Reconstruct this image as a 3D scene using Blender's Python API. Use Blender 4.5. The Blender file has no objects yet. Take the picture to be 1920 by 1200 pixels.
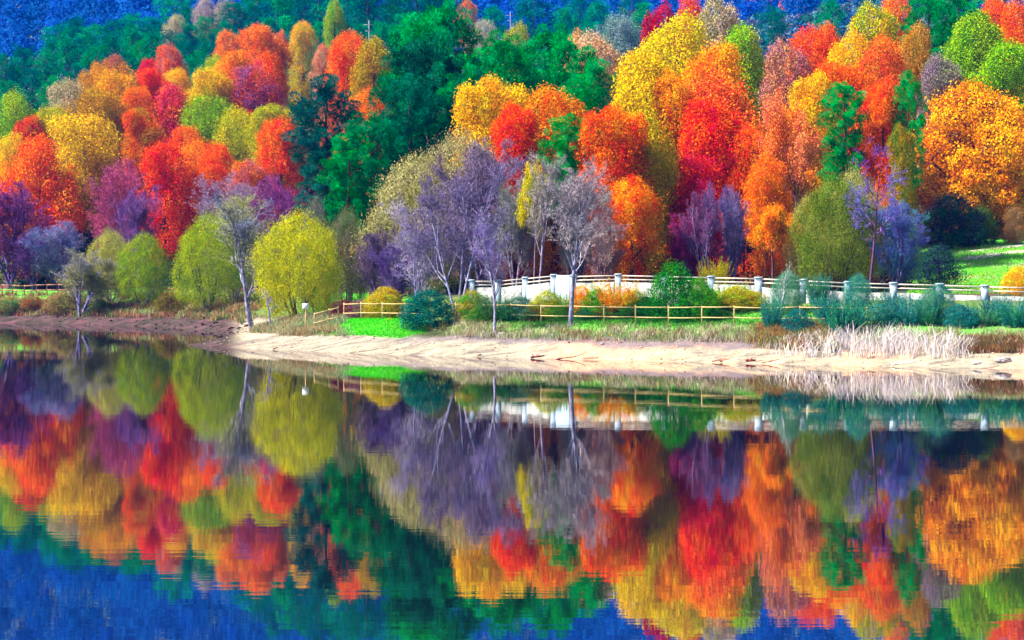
import bpy, math, random
import numpy as np
from mathutils import Vector
# ------------------------------------------------------------------ camera, sky, sun, exposure
F, H, YH = 3600.0, 4.6, 520.0          # focal length in px of the 1920 px picture, eye height over the water, horizon row
S = bpy.context.scene
COL = S.collection
cam_d = bpy.data.cameras.new("camera"); cam = bpy.data.objects.new("camera", cam_d); COL.objects.link(cam)
cam.location = (0, 0, H); cam.rotation_euler = (math.radians(90), 0, 0)
cam_d.sensor_width = 36; cam_d.lens = 36 * F / 1920; cam_d.shift_y = -(600 - YH) / 1920
cam_d.clip_start = 0.5; cam_d.clip_end = 6000
S.camera = cam
w = bpy.data.worlds.new("World"); S.world = w; w.use_nodes = True
nt = w.node_tree
sky = nt.nodes.new("ShaderNodeTexSky"); sky.sky_type = 'NISHITA'; sky.sun_disc = False
SUN_EL, SUN_AZ = math.radians(50), math.radians(262)
sky.sun_elevation = SUN_EL; sky.sun_rotation = SUN_AZ; sky.air_density = 1.0; sky.dust_density = 1.5
nt.links.new(sky.outputs[0], nt.nodes["Background"].inputs[0]); nt.nodes["Background"].inputs[1].default_value = 0.05
sd_ = bpy.data.lights.new("sun", 'SUN'); sd_.energy = 4.9; sd_.angle = math.radians(6); sd_.color = (1, .88, .66)
sun = bpy.data.objects.new("sun", sd_); COL.objects.link(sun)
sv = Vector((math.sin(SUN_AZ) * math.cos(SUN_EL), math.cos(SUN_AZ) * math.cos(SUN_EL), math.sin(SUN_EL)))
sun.rotation_euler = sv.to_track_quat('Z', 'Y').to_euler(); sun.location = (0, 0, 400)
S.view_settings.view_transform = 'Standard'; S.view_settings.look = 'None'; S.view_settings.gamma = 1
S.view_settings.exposure = 1.72
S.render.engine = 'CYCLES'
cy = S.cycles
cy.max_bounces = 5; cy.diffuse_bounces = 1; cy.glossy_bounces = 2; cy.transmission_bounces = 2; cy.volume_bounces = 0
cy.use_denoising = True; cy.use_adaptive_sampling = True; cy.adaptive_threshold = 0.02
cy.caustics_reflective = False; cy.caustics_refractive = False
rs = np.random.RandomState(7)
random.seed(5)

# ------------------------------------------------------------------ helpers
def X(px, d): return (px - 960) * d / F
def Z(py, d): return H - (py - YH) * d / F

def mesh_from(name, V, Fq, attrs=None, cols=None, smooth=False):
    """V (n,3), Fq list of arrays of faces (m,k)"""
    me = bpy.data.meshes.new(name)
    V = np.asarray(V, np.float32)
    me.vertices.add(len(V)); me.vertices.foreach_set('co', V.ravel())
    if not isinstance(Fq, list): Fq = [Fq]
    idx = np.concatenate([f.ravel() for f in Fq]).astype(np.int32)
    cnt = np.concatenate([np.full(len(f), f.shape[1], np.int32) for f in Fq])
    st = np.concatenate([[0], np.cumsum(cnt)[:-1]]).astype(np.int32)
    me.loops.add(len(idx)); me.loops.foreach_set('vertex_index', idx)
    me.polygons.add(len(cnt)); me.polygons.foreach_set('loop_start', st); me.polygons.foreach_set('loop_total', cnt)
    if smooth: me.polygons.foreach_set('use_smooth', np.ones(len(cnt), bool))
    me.update(calc_edges=True)
    for k, (dom, a) in (attrs or {}).items():
        at = me.attributes.new(k, 'FLOAT', dom); at.data.foreach_set('value', np.asarray(a, np.float32))
    if cols is not None:
        dom, c = cols
        at = me.attributes.new('tone', 'FLOAT_COLOR', dom)
        c4 = np.ones((len(c), 4), np.float32); c4[:, :3] = c
        at.data.foreach_set('color', c4.ravel())
    me.validate()
    return me

def link(name, me, mat, parent=None, loc=(0, 0, 0)):
    o = bpy.data.objects.new(name, me); COL.objects.link(o)
    if mat is not None and not me.materials: me.materials.append(mat)
    o.parent = parent; o.location = loc
    return o
def tag(o, label, cat, group=None, kind=None):
    if label: o['label'] = label
    if cat: o['category'] = cat
    if group: o['group'] = group
    if kind: o['kind'] = kind
    return o
def empty(name, loc, rz=0):
    o = bpy.data.objects.new(name, None); COL.objects.link(o); o.empty_display_size = .3
    o.location = loc; o.rotation_euler.z = rz
    return o

def unit(a): return a / np.maximum(np.linalg.norm(a, axis=-1, keepdims=True), 1e-9)
def quads(C, T, B):
    """rhombus leaves: centre, long half vector, short half vector"""
    n = len(C)
    V = np.stack([C + T, C + B - T * .15, C - T, C - B - T * .15], 1).reshape(-1, 3)
    return V, np.arange(4 * n).reshape(n, 4)
def leaf_quads(C, N, L, W, tilt=.8, up=0.0, seed=0):
    r = np.random.RandomState(seed)
    n = len(C)
    nn = unit(N + r.normal(0, tilt, (n, 3)))
    t = unit(np.cross(nn, r.normal(0, 1, (n, 3))) + np.array([0, 0, up]))
    b = unit(np.cross(nn, t))
    l = L * r.uniform(.6, 1.35, (n, 1)); w_ = W * r.uniform(.6, 1.35, (n, 1))
    return quads(C, t * l, b * w_)

def tubes(segs, sides=5):
    """segs: list of (p0,p1,r0,r1) -> V,F open tapered tubes"""
    P0 = np.array([s[0] for s in segs]); P1 = np.array([s[1] for s in segs])
    R0 = np.array([s[2] for s in segs]); R1 = np.array([s[3] for s in segs])
    D = unit(P1 - P0); ref = np.where(np.abs(D[:, 2:3]) > .9, [[1., 0, 0]], [[0., 0, 1]])
    A = unit(np.cross(D, ref)); B = np.cross(D, A)
    an = np.arange(sides) * 2 * math.pi / sides
    ring = np.cos(an)[None, :, None] * A[:, None] + np.sin(an)[None, :, None] * B[:, None]
    V = np.concatenate([P0[:, None] + ring * R0[:, None, None], P1[:, None] + ring * R1[:, None, None]], 1)
    n = len(segs); base = (np.arange(n) * 2 * sides)[:, None]
    k = np.arange(sides); k2 = (k + 1) % sides
    Fq = np.stack([base + k, base + k2, base + sides + k2, base + sides + k], 2).reshape(-1, 4)
    return V.reshape(-1, 3), Fq

class MB:
    """collects boxes and tubes into one mesh"""
    def __init__(s): s.V = []; s.F = []; s.n = 0
    def add(s, V, Fq):
        s.V.append(np.asarray(V, float)); s.F.append(np.asarray(Fq) + s.n); s.n += len(V)
    def box(s, c, size, rz=0, bev=0.0, taper=1.0):
        hx, hy, hz = [q / 2 for q in size]
        if bev:
            prof = [(-hz, 1 - bev / hx * 0, bev), (-hz + bev, 1, 0), (hz - bev, 1, 0), (hz, 1, bev)]
        else: prof = [(-hz, 1, 0), (hz, 1, 0)]
        V = []
        for i, (z, _, b) in enumerate(prof):
            tp = 1 + (taper - 1) * (z + hz) / (2 * hz)
            for sx, sy in ((-1, -1), (1, -1), (1, 1), (-1, 1)):
                V.append(((hx * tp - b) * sx, (hy * tp - b) * sy, z))
        V = np.array(V); cr, sr = math.cos(rz), math.sin(rz)
        V = np.stack([V[:, 0] * cr - V[:, 1] * sr, V[:, 0] * sr + V[:, 1] * cr, V[:, 2]], 1) + np.array(c)
        Fq = []
        m = len(prof)
        for i in range(m - 1):
            for k in range(4):
                k2 = (k + 1) % 4; Fq.append((i * 4 + k, i * 4 + k2, i * 4 + 4 + k2, i * 4 + 4 + k))
        Fq.append((3, 2, 1, 0)); t = (m - 1) * 4; Fq.append((t, t + 1, t + 2, t + 3))
        s.add(V, Fq); return s
    def tube(s, pts, r, sides=8):
        pts = [np.array(p, float) for p in pts]
        if not hasattr(r, '__len__'): r = [r] * len(pts)
        rings = []
        for i, p in enumerate(pts):
            d = unit(pts[min(i + 1, len(pts) - 1)] - pts[max(i - 1, 0)])
            ref = np.array([1., 0, 0]) if abs(d[2]) > .9 else np.array([0., 0, 1])
            a = unit(np.cross(d, ref)); b = np.cross(d, a)
            rings.append([p + r[i] * (math.cos(t) * a + math.sin(t) * b) for t in np.arange(sides) * 2 * math.pi / sides])
        n = len(rings); V = [v for q in rings for v in q]; V += [pts[0], pts[-1]]
        Fq = []
        for i in range(n - 1):
            for k in range(sides):
                k2 = (k + 1) % sides; Fq.append((i * sides + k, i * sides + k2, (i + 1) * sides + k2, (i + 1) * sides + k))
        c0, c1 = n * sides, n * sides + 1
        for k in range(0, sides, 2):
            k2 = (k + 1) % sides; k3 = (k + 2) % sides
            Fq.append((c0, k3, k2, k)); Fq.append((c1, (n - 1) * sides + k, (n - 1) * sides + k2, (n - 1) * sides + k3))
        s.add(V, Fq); return s
    def mesh(s, name, smooth=False): return mesh_from(name, np.concatenate(s.V), np.concatenate(s.F), smooth=smooth)

# value noise in numpy for terrain
_tab = np.random.RandomState(3).rand(256, 256)
def vnoise(x, y):
    xi = np.floor(x).astype(int); yi = np.floor(y).astype(int); fx = x - xi; fy = y - yi
    fx = fx * fx * (3 - 2 * fx); fy = fy * fy * (3 - 2 * fy)
    g = lambda a, b: _tab[a % 256, b % 256]
    return (g(xi, yi) * (1 - fx) + g(xi + 1, yi) * fx) * (1 - fy) + (g(xi, yi + 1) * (1 - fx) + g(xi + 1, yi + 1) * fx) * fy
def fbm(x, y, o=4):
    s = 0; a = .5
    for i in range(o): s = s + a * vnoise(x * 2 ** i + 17.3 * i, y * 2 ** i + 5.1 * i); a *= .5
    return s
def sstep(x, a, b):
    t = np.clip((x - a) / (b - a), 0, 1); return t * t * (3 - 2 * t)

# ------------------------------------------------------------------ materials
def newmat(name):
    m = bpy.data.materials.new(name); m.use_nodes = True
    n = m.node_tree; n.nodes.clear()
    out = n.nodes.new("ShaderNodeOutputMaterial")
    return m, n, out
def N(n, t, **kw):
    x = n.nodes.new(t)
    for k, v in kw.items(): setattr(x, k, v)
    return x
def noise(n, vec, scale, detail=3, rough=.55):
    x = N(n, "ShaderNodeTexNoise"); x.inputs['Scale'].default_value = scale; x.inputs['Detail'].default_value = detail
    x.inputs['Roughness'].default_value = rough
    if vec is not None: n.links.new(vec, x.inputs['Vector'])
    return x.outputs[0]
def maprange(n, v, a, b, c, d):
    x = N(n, "ShaderNodeMapRange"); n.links.new(v, x.inputs[0])
    for i, q in enumerate((a, b, c, d)): x.inputs[i + 1].default_value = q
    return x.outputs[0]
def mixc(n, f, a, b, mode='MIX'):
    x = N(n, "ShaderNodeMix", data_type='RGBA', blend_type=mode)
    for s, q in ((0, f), (6, a), (7, b)):
        if isinstance(q, (int, float)): x.inputs[s].default_value = q
        elif isinstance(q, tuple): x.inputs[s].default_value = (*q, 1)
        else: n.links.new(q, x.inputs[s])
    return x.outputs[2]

def foliage_mat(name, transl=.3, patch=3.6, tufts=False):
    m, n, out = newmat(name)
    oi = N(n, "ShaderNodeObjectInfo")
    tint = N(n, "ShaderNodeAttribute", attribute_type='OBJECT', attribute_name='tint')
    rnd = N(n, "ShaderNodeAttribute", attribute_type='GEOMETRY', attribute_name='rnd')
    tc = N(n, "ShaderNodeTexCoord")
    add = N(n, "ShaderNodeVectorMath", operation='ADD'); n.links.new(tc.outputs['Object'], add.inputs[0])
    mul = N(n, "ShaderNodeMath", operation='MULTIPLY'); n.links.new(oi.outputs['Random'], mul.inputs[0]); mul.inputs[1].default_value = 40
    n.links.new(mul.outputs[0], add.inputs[1])
    f = maprange(n, noise(n, add.outputs[0], patch, 3), .41, .59, 0, 1)
    c = mixc(n, f, oi.outputs['Color'], tint.outputs['Color'])
    hs = N(n, "ShaderNodeHueSaturation")
    n.links.new(c, hs.inputs['Color'])
    hadd = N(n, "ShaderNodeMath", operation='ADD'); n.links.new(maprange(n, rnd.outputs['Fac'], 0, 1, .48, .52), hadd.inputs[0])
    n.links.new(maprange(n, noise(n, add.outputs[0], 9, 2), .3, .7, -.022, .022), hadd.inputs[1]); n.links.new(hadd.outputs[0], hs.inputs['Hue'])
    hs.inputs['Saturation'].default_value = 1.06
    fr = N(n, "ShaderNodeMath", operation='MULTIPLY'); n.links.new(rnd.outputs['Fac'], fr.inputs[0]); fr.inputs[1].default_value = 7.31
    fr2 = N(n, "ShaderNodeMath", operation='FRACT'); n.links.new(fr.outputs[0], fr2.inputs[0])
    n.links.new(maprange(n, rnd.outputs['Fac'] if tufts else fr2.outputs[0], 0, 1, *((.35, 1.75) if tufts else (.5, 1.4))), hs.inputs['Value'])
    d = N(n, "ShaderNodeBsdfDiffuse"); t = N(n, "ShaderNodeBsdfTranslucent"); mx = N(n, "ShaderNodeMixShader")
    mx.inputs[0].default_value = transl
    n.links.new(hs.outputs[0], d.inputs[0]); n.links.new(hs.outputs[0], t.inputs[0])
    n.links.new(d.outputs[0], mx.inputs[1]); n.links.new(t.outputs[0], mx.inputs[2]); n.links.new(mx.outputs[0], out.inputs[0])
    return m
def tone_mat(name, transl=.25, var=.35):
    m, n, out = newmat(name)
    a = N(n, "ShaderNodeAttribute", attribute_type='GEOMETRY', attribute_name='tone')
    d = N(n, "ShaderNodeBsdfDiffuse"); t = N(n, "ShaderNodeBsdfTranslucent"); mx = N(n, "ShaderNodeMixShader"); mx.inputs[0].default_value = transl
    n.links.new(a.outputs['Color'], d.inputs[0]); n.links.new(a.outputs['Color'], t.inputs[0])
    n.links.new(d.outputs[0], mx.inputs[1]); n.links.new(t.outputs[0], mx.inputs[2]); n.links.new(mx.outputs[0], out.inputs[0])
    return m
def bark_mat(name):
    m, n, out = newmat(name)
    oi = N(n, "ShaderNodeObjectInfo"); tc = N(n, "ShaderNodeTexCoord")
    f = noise(n, tc.outputs['Object'], 30, 4)
    dk = mixc(n, 1.0, oi.outputs['Color'], (.35, .33, .38), 'MULTIPLY')
    c = mixc(n, maprange(n, f, .42, .58, 0, 1), dk, oi.outputs['Color'])
    d = N(n, "ShaderNodeBsdfPrincipled"); d.inputs['Roughness'].default_value = .9; n.links.new(c, d.inputs[0]); n.links.new(d.outputs[0], out.inputs[0])
    return m
def simple_mat(name, c1, c2, scale=6, rough=.85, bump=.0):
    m, n, out = newmat(name)
    tc = N(n, "ShaderNodeTexCoord")
    f = noise(n, tc.outputs['Object'], scale, 5, .65)
    c = mixc(n, maprange(n, f, .35, .65, 0, 1), c1, c2)
    d = N(n, "ShaderNodeBsdfPrincipled"); d.inputs['Roughness'].default_value = rough
    n.links.new(c, d.inputs[0]); n.links.new(d.outputs[0], out.inputs[0])
    if bump:
        b = N(n, "ShaderNodeBump"); b.inputs['Distance'].default_value = bump; n.links.new(f, b.inputs['Height']); n.links.new(b.outputs[0], d.inputs['Normal'])
    return m
M_LEAF = foliage_mat("leaves", .22); M_TWIG = foliage_mat("twigs", .0, 2.0); M_NEEDLE = foliage_mat("needles", .2, 2.5, True)
M_BARK = bark_mat("bark"); M_TONE = tone_mat("ground_plants")
M_FENCE = simple_mat("weathered_pine_wood", (.62, .47, .22), (.4, .28, .13), 9)
M_FENCE_RED = simple_mat("reddish_wood", (.42, .16, .09), (.25, .09, .06), 9)
M_FENCE_BROWN = simple_mat("brown_wood", (.5, .26, .16), (.3, .14, .1), 9)
M_WALL = simple_mat("white_limewash", (.5, .54, .58), (.13, .16, .18), 2.2, bump=.01)
M_PILLAR = simple_mat("blue_white_paint", (.4, .52, .68), (.24, .36, .56), 2.2)
M_RAIL = simple_mat("pale_rail_wood", (.72, .66, .62), (.45, .4, .42), 5)
M_SIGN = simple_mat("sign_white", (.75, .82, .9), (.62, .72, .82), 3, .5)
M_LOG = simple_mat("wet_red_wood", (.28, .05, .04), (.1, .02, .03), 12)
M_ROCK = simple_mat("grey_rock", (.5, .48, .5), (.25, .24, .28), 3, bump=.03)
M_METAL = simple_mat("grey_pole", (.2, .25, .34), (.14, .17, .25), 3, .6)
M_HOUSE = simple_mat("pale_plaster", (.7, .68, .7), (.55, .53, .58), 1)
M_ROOF = simple_mat("pale_roof", (.6, .62, .72), (.42, .45, .55), 1)

# ------------------------------------------------------------------ terrain
SHORE_PY = [(-1400, 640), (-700, 615), (-300, 606), (0, 606), (150, 609), (300, 613), (380, 619), (440, 630), (466, 640)]
front = [(466, 641), (410, 644.5), (345, 648), (420, 651), (480, 655), (590, 659.5), (700, 664), (850, 668.5), (1000, 672.5), (1160, 676), (1330, 680), (1500, 684),
         (1700, 688), (1920, 692), (2300, 698), (3200, 706)]
def dshore(py): return F * H / (py - YH)
poly = np.array([(X(px, dshore(py)), dshore(py)) for px, py in SHORE_PY + front])
def sdist(x, y):
    """signed distance to the shoreline, positive inland"""
    sh = np.shape(x); x = np.ravel(x).astype(float); y = np.ravel(y).astype(float)
    dm = np.full(len(x), 1e9)
    for a, b in zip(poly[:-1], poly[1:]):
        ab = b - a; t = np.clip(((x - a[0]) * ab[0] + (y - a[1]) * ab[1]) / (ab @ ab), 0, 1)
        dm = np.minimum(dm, np.hypot(x - a[0] - t * ab[0], y - a[1] - t * ab[1]))
    P = np.vstack([poly, [(4000, poly[-1][1]), (4000, 9000), (-4000, 9000), (-4000, poly[0][1])]])
    ins = np.zeros(len(x), bool); j = len(P) - 1
    for i in range(len(P)):
        c = ((P[i, 1] > y) != (P[j, 1] > y)) & (x < (P[j, 0] - P[i, 0]) * (y - P[i, 1]) / (P[j, 1] - P[i, 1] + 1e-12) + P[i, 0])
        ins ^= c; j = i
    s = np.where(ins, dm, -dm)
    s = s + (fbm(x * .25, y * .25) - .47) * 1.6 * np.clip(dm, .25, 1)
    return s.reshape(sh)
TD = np.array([110, 125, 160, 200, 240, 280, 340, 420, 520, 620, 750, 950, 1150, 1500.])
TPX = np.array([-900, 0, 300, 600, 900, 1200, 1500, 1920, 2800.])
TY = np.array([
    [565, 550, 520, 480, 430, 300, 220, 180, 130, 130, 60, -80, -215, 0],
    [565, 550, 520, 480, 430, 290, 210, 175, 128, 140, 60, -90, -215, 0],
    [565, 550, 520, 480, 420, 250, 180, 130, 80, 92, 20, -100, -215, 0],
    [563, 550, 515, 440, 350, 265, 195, 115, 55, 20, -40, -150, -215, 0],
    [563, 550, 505, 430, 340, 260, 185, 125, 95, 70, 10, -100, -215, 0],
    [563, 550, 500, 425, 335, 255, 180, 130, 105, 85, 15, -90, -215, 0],
    [563, 550, 485, 380, 285, 215, 150, 105, 65, 30, -30, -140, -215, 0],
    [563, 545, 450, 335, 230, 150, 65, -15, -95, -130, -180, -240, -250, 0],
    [563, 545, 450, 335, 230, 150, 65, -15, -95, -130, -180, -240, -250, 0.]])
BS = [-60, -6, -1, 0, 2, 4, 5.5, 7, 9, 11, 13.5, 18, 30, 3000]; BZ = [-6, -1, -.25, 0, .5, 1.05, 1.5, 1.82, 1.95, 2.5, 3.2, 3.45, 3.9, 3.9]
def interp2(px, d):
    i = np.clip(np.searchsorted(TPX, px) - 1, 0, len(TPX) - 2); j = np.clip(np.searchsorted(TD, d) - 1, 0, len(TD) - 2)
    u = np.clip((px - TPX[i]) / (TPX[i + 1] - TPX[i]), 0, 1); v = np.clip((d - TD[j]) / (TD[j + 1] - TD[j]), 0, 1)
    u = u * u * (3 - 2 * u)
    return (TY[i, j] * (1 - u) + TY[i + 1, j] * u) * (1 - v) + (TY[i, j + 1] * (1 - u) + TY[i + 1, j + 1] * u) * v
def ground(x, y):
    x = np.asarray(x, float); y = np.asarray(y, float)
    s = sdist(x, y); d = np.maximum(y, 20.)
    bank = np.interp(s, BS, BZ)
    px = 960 + x * F / d
    hill = H - (interp2(px, d) - YH) * d / F
    wgt = sstep(s, 15, 62)
    z = bank * (1 - wgt) + np.maximum(hill, bank) * wgt
    amp = np.interp(d, [90, 200, 500, 1000], [.12, .6, 3, 8]) * np.clip(s / 6, 0, 1)
    z = z + (fbm(x * .09, y * .09) - .47) * amp + (fbm(x * .7, y * .7) - .47) * .22 * np.clip(s, 0, 1) + (fbm(x * 3, y * 3) - .47) * .08 * np.clip(s, 0, 1)
    return z
def gz(x, y): return float(ground(np.array([x]), np.array([y]))[0])
def find_ground(px, py, d0, d1, n=160):
    """nearest distance between d0 and d1 at which the ground crosses picture row py"""
    d = np.linspace(d0, d1, n); x = X(px, d); z = ground(x, d); yy = YH + (H - z) * F / d
    k = np.where(yy <= py)[0]
    dd = d[k[0]] if len(k) else d1
    return float(dd)

U = np.concatenate([np.linspace(-.75, -.285, 70, endpoint=False), np.linspace(-.285, .285, 560, endpoint=False), np.linspace(.285, .75, 71)])
D = np.concatenate([np.linspace(70, 96, 12, endpoint=False), np.linspace(96, 136, 190, endpoint=False), np.linspace(136, 215, 170, endpoint=False), np.geomspace(215, 1500, 120)])
UU, DD = np.meshgrid(U, D)
XX = UU * DD
ZZ = ground(XX, DD); SS = sdist(XX, DD)
PXg = 960 + UU * F; PYg = YH + (H - ZZ) * F / DD
# ground colours by what grows or lies there
def blend(base, col, wgt): return base * (1 - wgt[..., None]) + np.array(col) * wgt[..., None]
n1 = fbm(XX * .35, DD * .35); n2 = fbm(XX * 1.7 + 9, DD * 1.7); n3 = fbm(XX * .08, DD * .08 + 3); n4 = fbm(XX * .5, DD * 5 + 3)
tone = np.zeros(XX.shape + (3,)) + np.array([.03, .035, .02])
tone = blend(tone, (.14, .03, .02), sstep(n1, .4, .6) * .8)
tone = blend(tone, (.02, .07, .02), sstep(n3, .45, .62) * .8)
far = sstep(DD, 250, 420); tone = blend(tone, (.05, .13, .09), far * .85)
leftw = sstep(-PXg, -470, -420)
sand = (1 - leftw)
sandcol = np.zeros_like(tone) + np.array([.34, .31, .255])
sandcol = blend(sandcol, (.13, .11, .12), sstep(n4, .44, .6) * .75)
sandcol = blend(sandcol, (.8, .42, .26), sstep(n3 + (n2 - .5) * .3, .5, .6) * sstep(PXg, 1000, 1100) * .6)
upper = sstep(SS + (n1 - .47) * 2, 2.3, 3.4)
sandcol = blend(sandcol, (.15, .125, .17), upper * sstep(PXg, 560, 900) * .9)
sandcol = blend(sandcol, (.06, .035, .035), sstep(n4, .6, .66) * sstep(-np.abs(SS - .5), -.6, -.1) * .9)
dirt = np.zeros_like(tone) + np.array([.02, .01, .009]); dirt = blend(dirt, (.05, .032, .036), sstep(n2, .5, .66)); dirt = blend(dirt, (.09, .03, .05), sstep(n4, .5, .64))
shorec = sandcol * sand[..., None] + dirt * leftw[..., None]
tone = blend(tone, (.10, .2, .03), sstep(SS, 4, 6) * (1 - sstep(SS, 12, 16)))
bankw = 1 - sstep(SS + (n1 - .47) * 1.6, 3.7, 4.5)
tone = tone * (1 - bankw[..., None]) + shorec * bankw[..., None]
# bright lawn on the spit, along the left fence and the field
lawn = (.65 + .35 * sstep(n2, .4, .55)) * sstep(PXg, 545, 625) * sstep(-PXg, -800, -710) * sstep(SS + (n1 - .47) * 1.5, 3.4, 4.4) * (1 - sstep(SS, 13, 16))
tone = blend(tone, (.07, .62, .01), lawn)
lawn = sstep(-PXg, -330, -200) * sstep(SS, 9, 11) * (1 - sstep(SS, 15, 18)); tone = blend(tone, (.1, .42, .03), lawn)
strip = sstep(PXg, 860, 930) * sstep(SS, 5.4, 6.4) * (1 - sstep(SS, 10, 12)) * .85; tone = blend(tone, (.07, .42, .02), strip)
field = sstep(PXg, 1690, 1760) * sstep(DD, 120, 126) * (1 - sstep(DD + (n1 - .5) * 6, 158, 162))
fcol = blend(np.zeros_like(tone) + np.array([.1, .6, .02]), (.34, .36, .3), sstep(n2 * .5 + n1 * .5, .5, .57) * .8)
tone = tone * (1 - field[..., None]) + fcol * field[..., None]
litter = sstep(PXg, 1650, 1720) * sstep(DD + (n1 - .5) * 6, 159, 163) * (1 - sstep(DD, 185, 200)); tone = blend(tone, (.5, .07, .02), litter)
tone = np.clip(tone * (.75 + .5 * n2[..., None]), 0, 1)
nr, nc = XX.shape
ii = np.arange(nr * nc).reshape(nr, nc)
fq = np.stack([ii[:-1, :-1], ii[:-1, 1:], ii[1:, 1:], ii[1:, :-1]], -1).reshape(-1, 4)
me = mesh_from("ground", np.stack([XX, DD, ZZ], -1).reshape(-1, 3), fq, cols=('POINT', tone.reshape(-1, 3)), smooth=True)
m, n, out = newmat("ground_cover")
at = N(n, "ShaderNodeAttribute", attribute_type='GEOMETRY', attribute_name='tone'); tc = N(n, "ShaderNodeTexCoord")
f = noise(n, tc.outputs['Object'], 5, 6, .7)
f2 = maprange(n, f, .3, .7, .62, 1.3)
sc = N(n, "ShaderNodeVectorMath", operation='SCALE'); n.links.new(at.outputs['Color'], sc.inputs[0]); n.links.new(f2, sc.inputs['Scale'])
p = N(n, "ShaderNodeBsdfPrincipled"); p.inputs['Roughness'].default_value = .95; n.links.new(sc.outputs[0], p.inputs[0])
b = N(n, "ShaderNodeBump"); b.inputs['Distance'].default_value = .12; n.links.new(f, b.inputs['Height']); n.links.new(b.outputs[0], p.inputs['Normal'])
n.links.new(p.outputs[0], out.inputs[0])
tag(link("ground", me, m), None, None, kind='structure')

# water
m, n, out = newmat("lake_water")
tc = N(n, "ShaderNodeTexCoord")
def wave(sx, sy, det):
    mp = N(n, "ShaderNodeMapping"); mp.inputs['Scale'].default_value = (sx, sy, 1); n.links.new(tc.outputs['Object'], mp.inputs[0])
    return noise(n, mp.outputs[0], 1, det, .5)
wa = wave(.35, 2.6, 3); wb = wave(.05, .35, 2); wc = wave(4, 9, 2)
s1 = N(n, "ShaderNodeMath", operation='MULTIPLY_ADD'); n.links.new(wb, s1.inputs[0]); s1.inputs[1].default_value = 3.0; n.links.new(wa, s1.inputs[2])
s2 = N(n, "ShaderNodeMath", operation='MULTIPLY_ADD'); n.links.new(wc, s2.inputs[0]); s2.inputs[1].default_value = .12; n.links.new(s1.outputs[0], s2.inputs[2])
bp = N(n, "ShaderNodeBump"); bp.inputs['Distance'].default_value = .0008; bp.inputs['Strength'].default_value = 1; n.links.new(s2.outputs[0], bp.inputs['Height'])
gl = N(n, "ShaderNodeBsdfAnisotropic", distribution='BECKMANN'); gl.inputs['Color'].default_value = (.84, .82, .84, 1); gl.inputs['Roughness'].default_value = .014
df = N(n, "ShaderNodeBsdfDiffuse"); df.inputs['Color'].default_value = (.004, .006, .02, 1)
n.links.new(bp.outputs[0], gl.inputs['Normal'])
fre = N(n, "ShaderNodeFresnel"); fre.inputs['IOR'].default_value = 1.9
mx = N(n, "ShaderNodeMixShader"); n.links.new(maprange(n, fre.outputs[0], 0, 1, .6, 1.0), mx.inputs[0]); n.links.new(df.outputs[0], mx.inputs[1]); n.links.new(gl.outputs[0], mx.inputs[2])
n.links.new(mx.outputs[0], out.inputs[0])
wv = np.array([(-900, -60, 0), (900, -60, 0), (900, 420, 0), (-900, 420, 0.)])
tag(link("water", mesh_from("water", wv, np.array([[0, 1, 2, 3]])), m), None, None, kind='structure')

# ------------------------------------------------------------------ plant prototypes (height 1, half width .5 after normalising)
def finish_proto(crown, trunk, A, mat_c):
    """crown (V,F,rnd) trunk (V,F): built with height 1 and half width .5/A; returns two meshes"""
    V, Fq, rnd = crown
    rr = np.percentile(np.hypot(V[:, 0], V[:, 1]), 97); zt = np.percentile(V[:, 2], 99.7)
    sc = np.array([.5 / rr, .5 / rr, 1 / zt])
    return (mesh_from("crown", V * sc, Fq, attrs={'rnd': ('FACE', rnd)}), mesh_from("trunk", trunk[0] * sc, trunk[1], smooth=True))

def stem_segs(seed, R, cb, n_limb=6, r=.02, top=.85, lean=0, fork=0):
    q = np.random.RandomState(seed); segs = []
    n = 9; pts = [np.zeros(3)]
    for i in range(n):
        t = (i + 1) / n * top
        pts.append(np.array([lean * t + q.normal(0, .006), q.normal(0, .006), t]))
    rad = lambda t: r * (1 - t) ** .8 + .003
    segs.append((pts[0] - [0, 0, .03], pts[0] + [0, 0, .02], r * 1.7, r * 1.1))
    for i in range(n): segs.append((pts[i], pts[i + 1], rad(i / n * top), rad((i + 1) / n * top)))
    for k in range(n_limb):
        i = int(np.clip(q.uniform(cb * .8, .75) / top * n, 1, n - 1)); a = q.uniform(0, 6.28)
        p = pts[i]; dr = np.array([math.cos(a), math.sin(a), q.uniform(.5, 1.4)]); dr /= np.linalg.norm(dr)
        L = R * q.uniform(.6, 1.0); rr = rad(p[2]) * .55; last = p
        for j in range(4):
            nx = last + dr * L / 4; segs.append((last, nx, rr * (1 - j / 5), rr * (1 - (j + 1) / 5)))
            for h in range(2):
                d2 = unit(dr + q.normal(0, .7, 3)); segs.append((nx, nx + d2 * L * .3, rr * .35, rr * .1))
            last = nx; dr = unit(dr + q.normal(0, .18, 3) + [0, 0, .08])
    return segs

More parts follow.
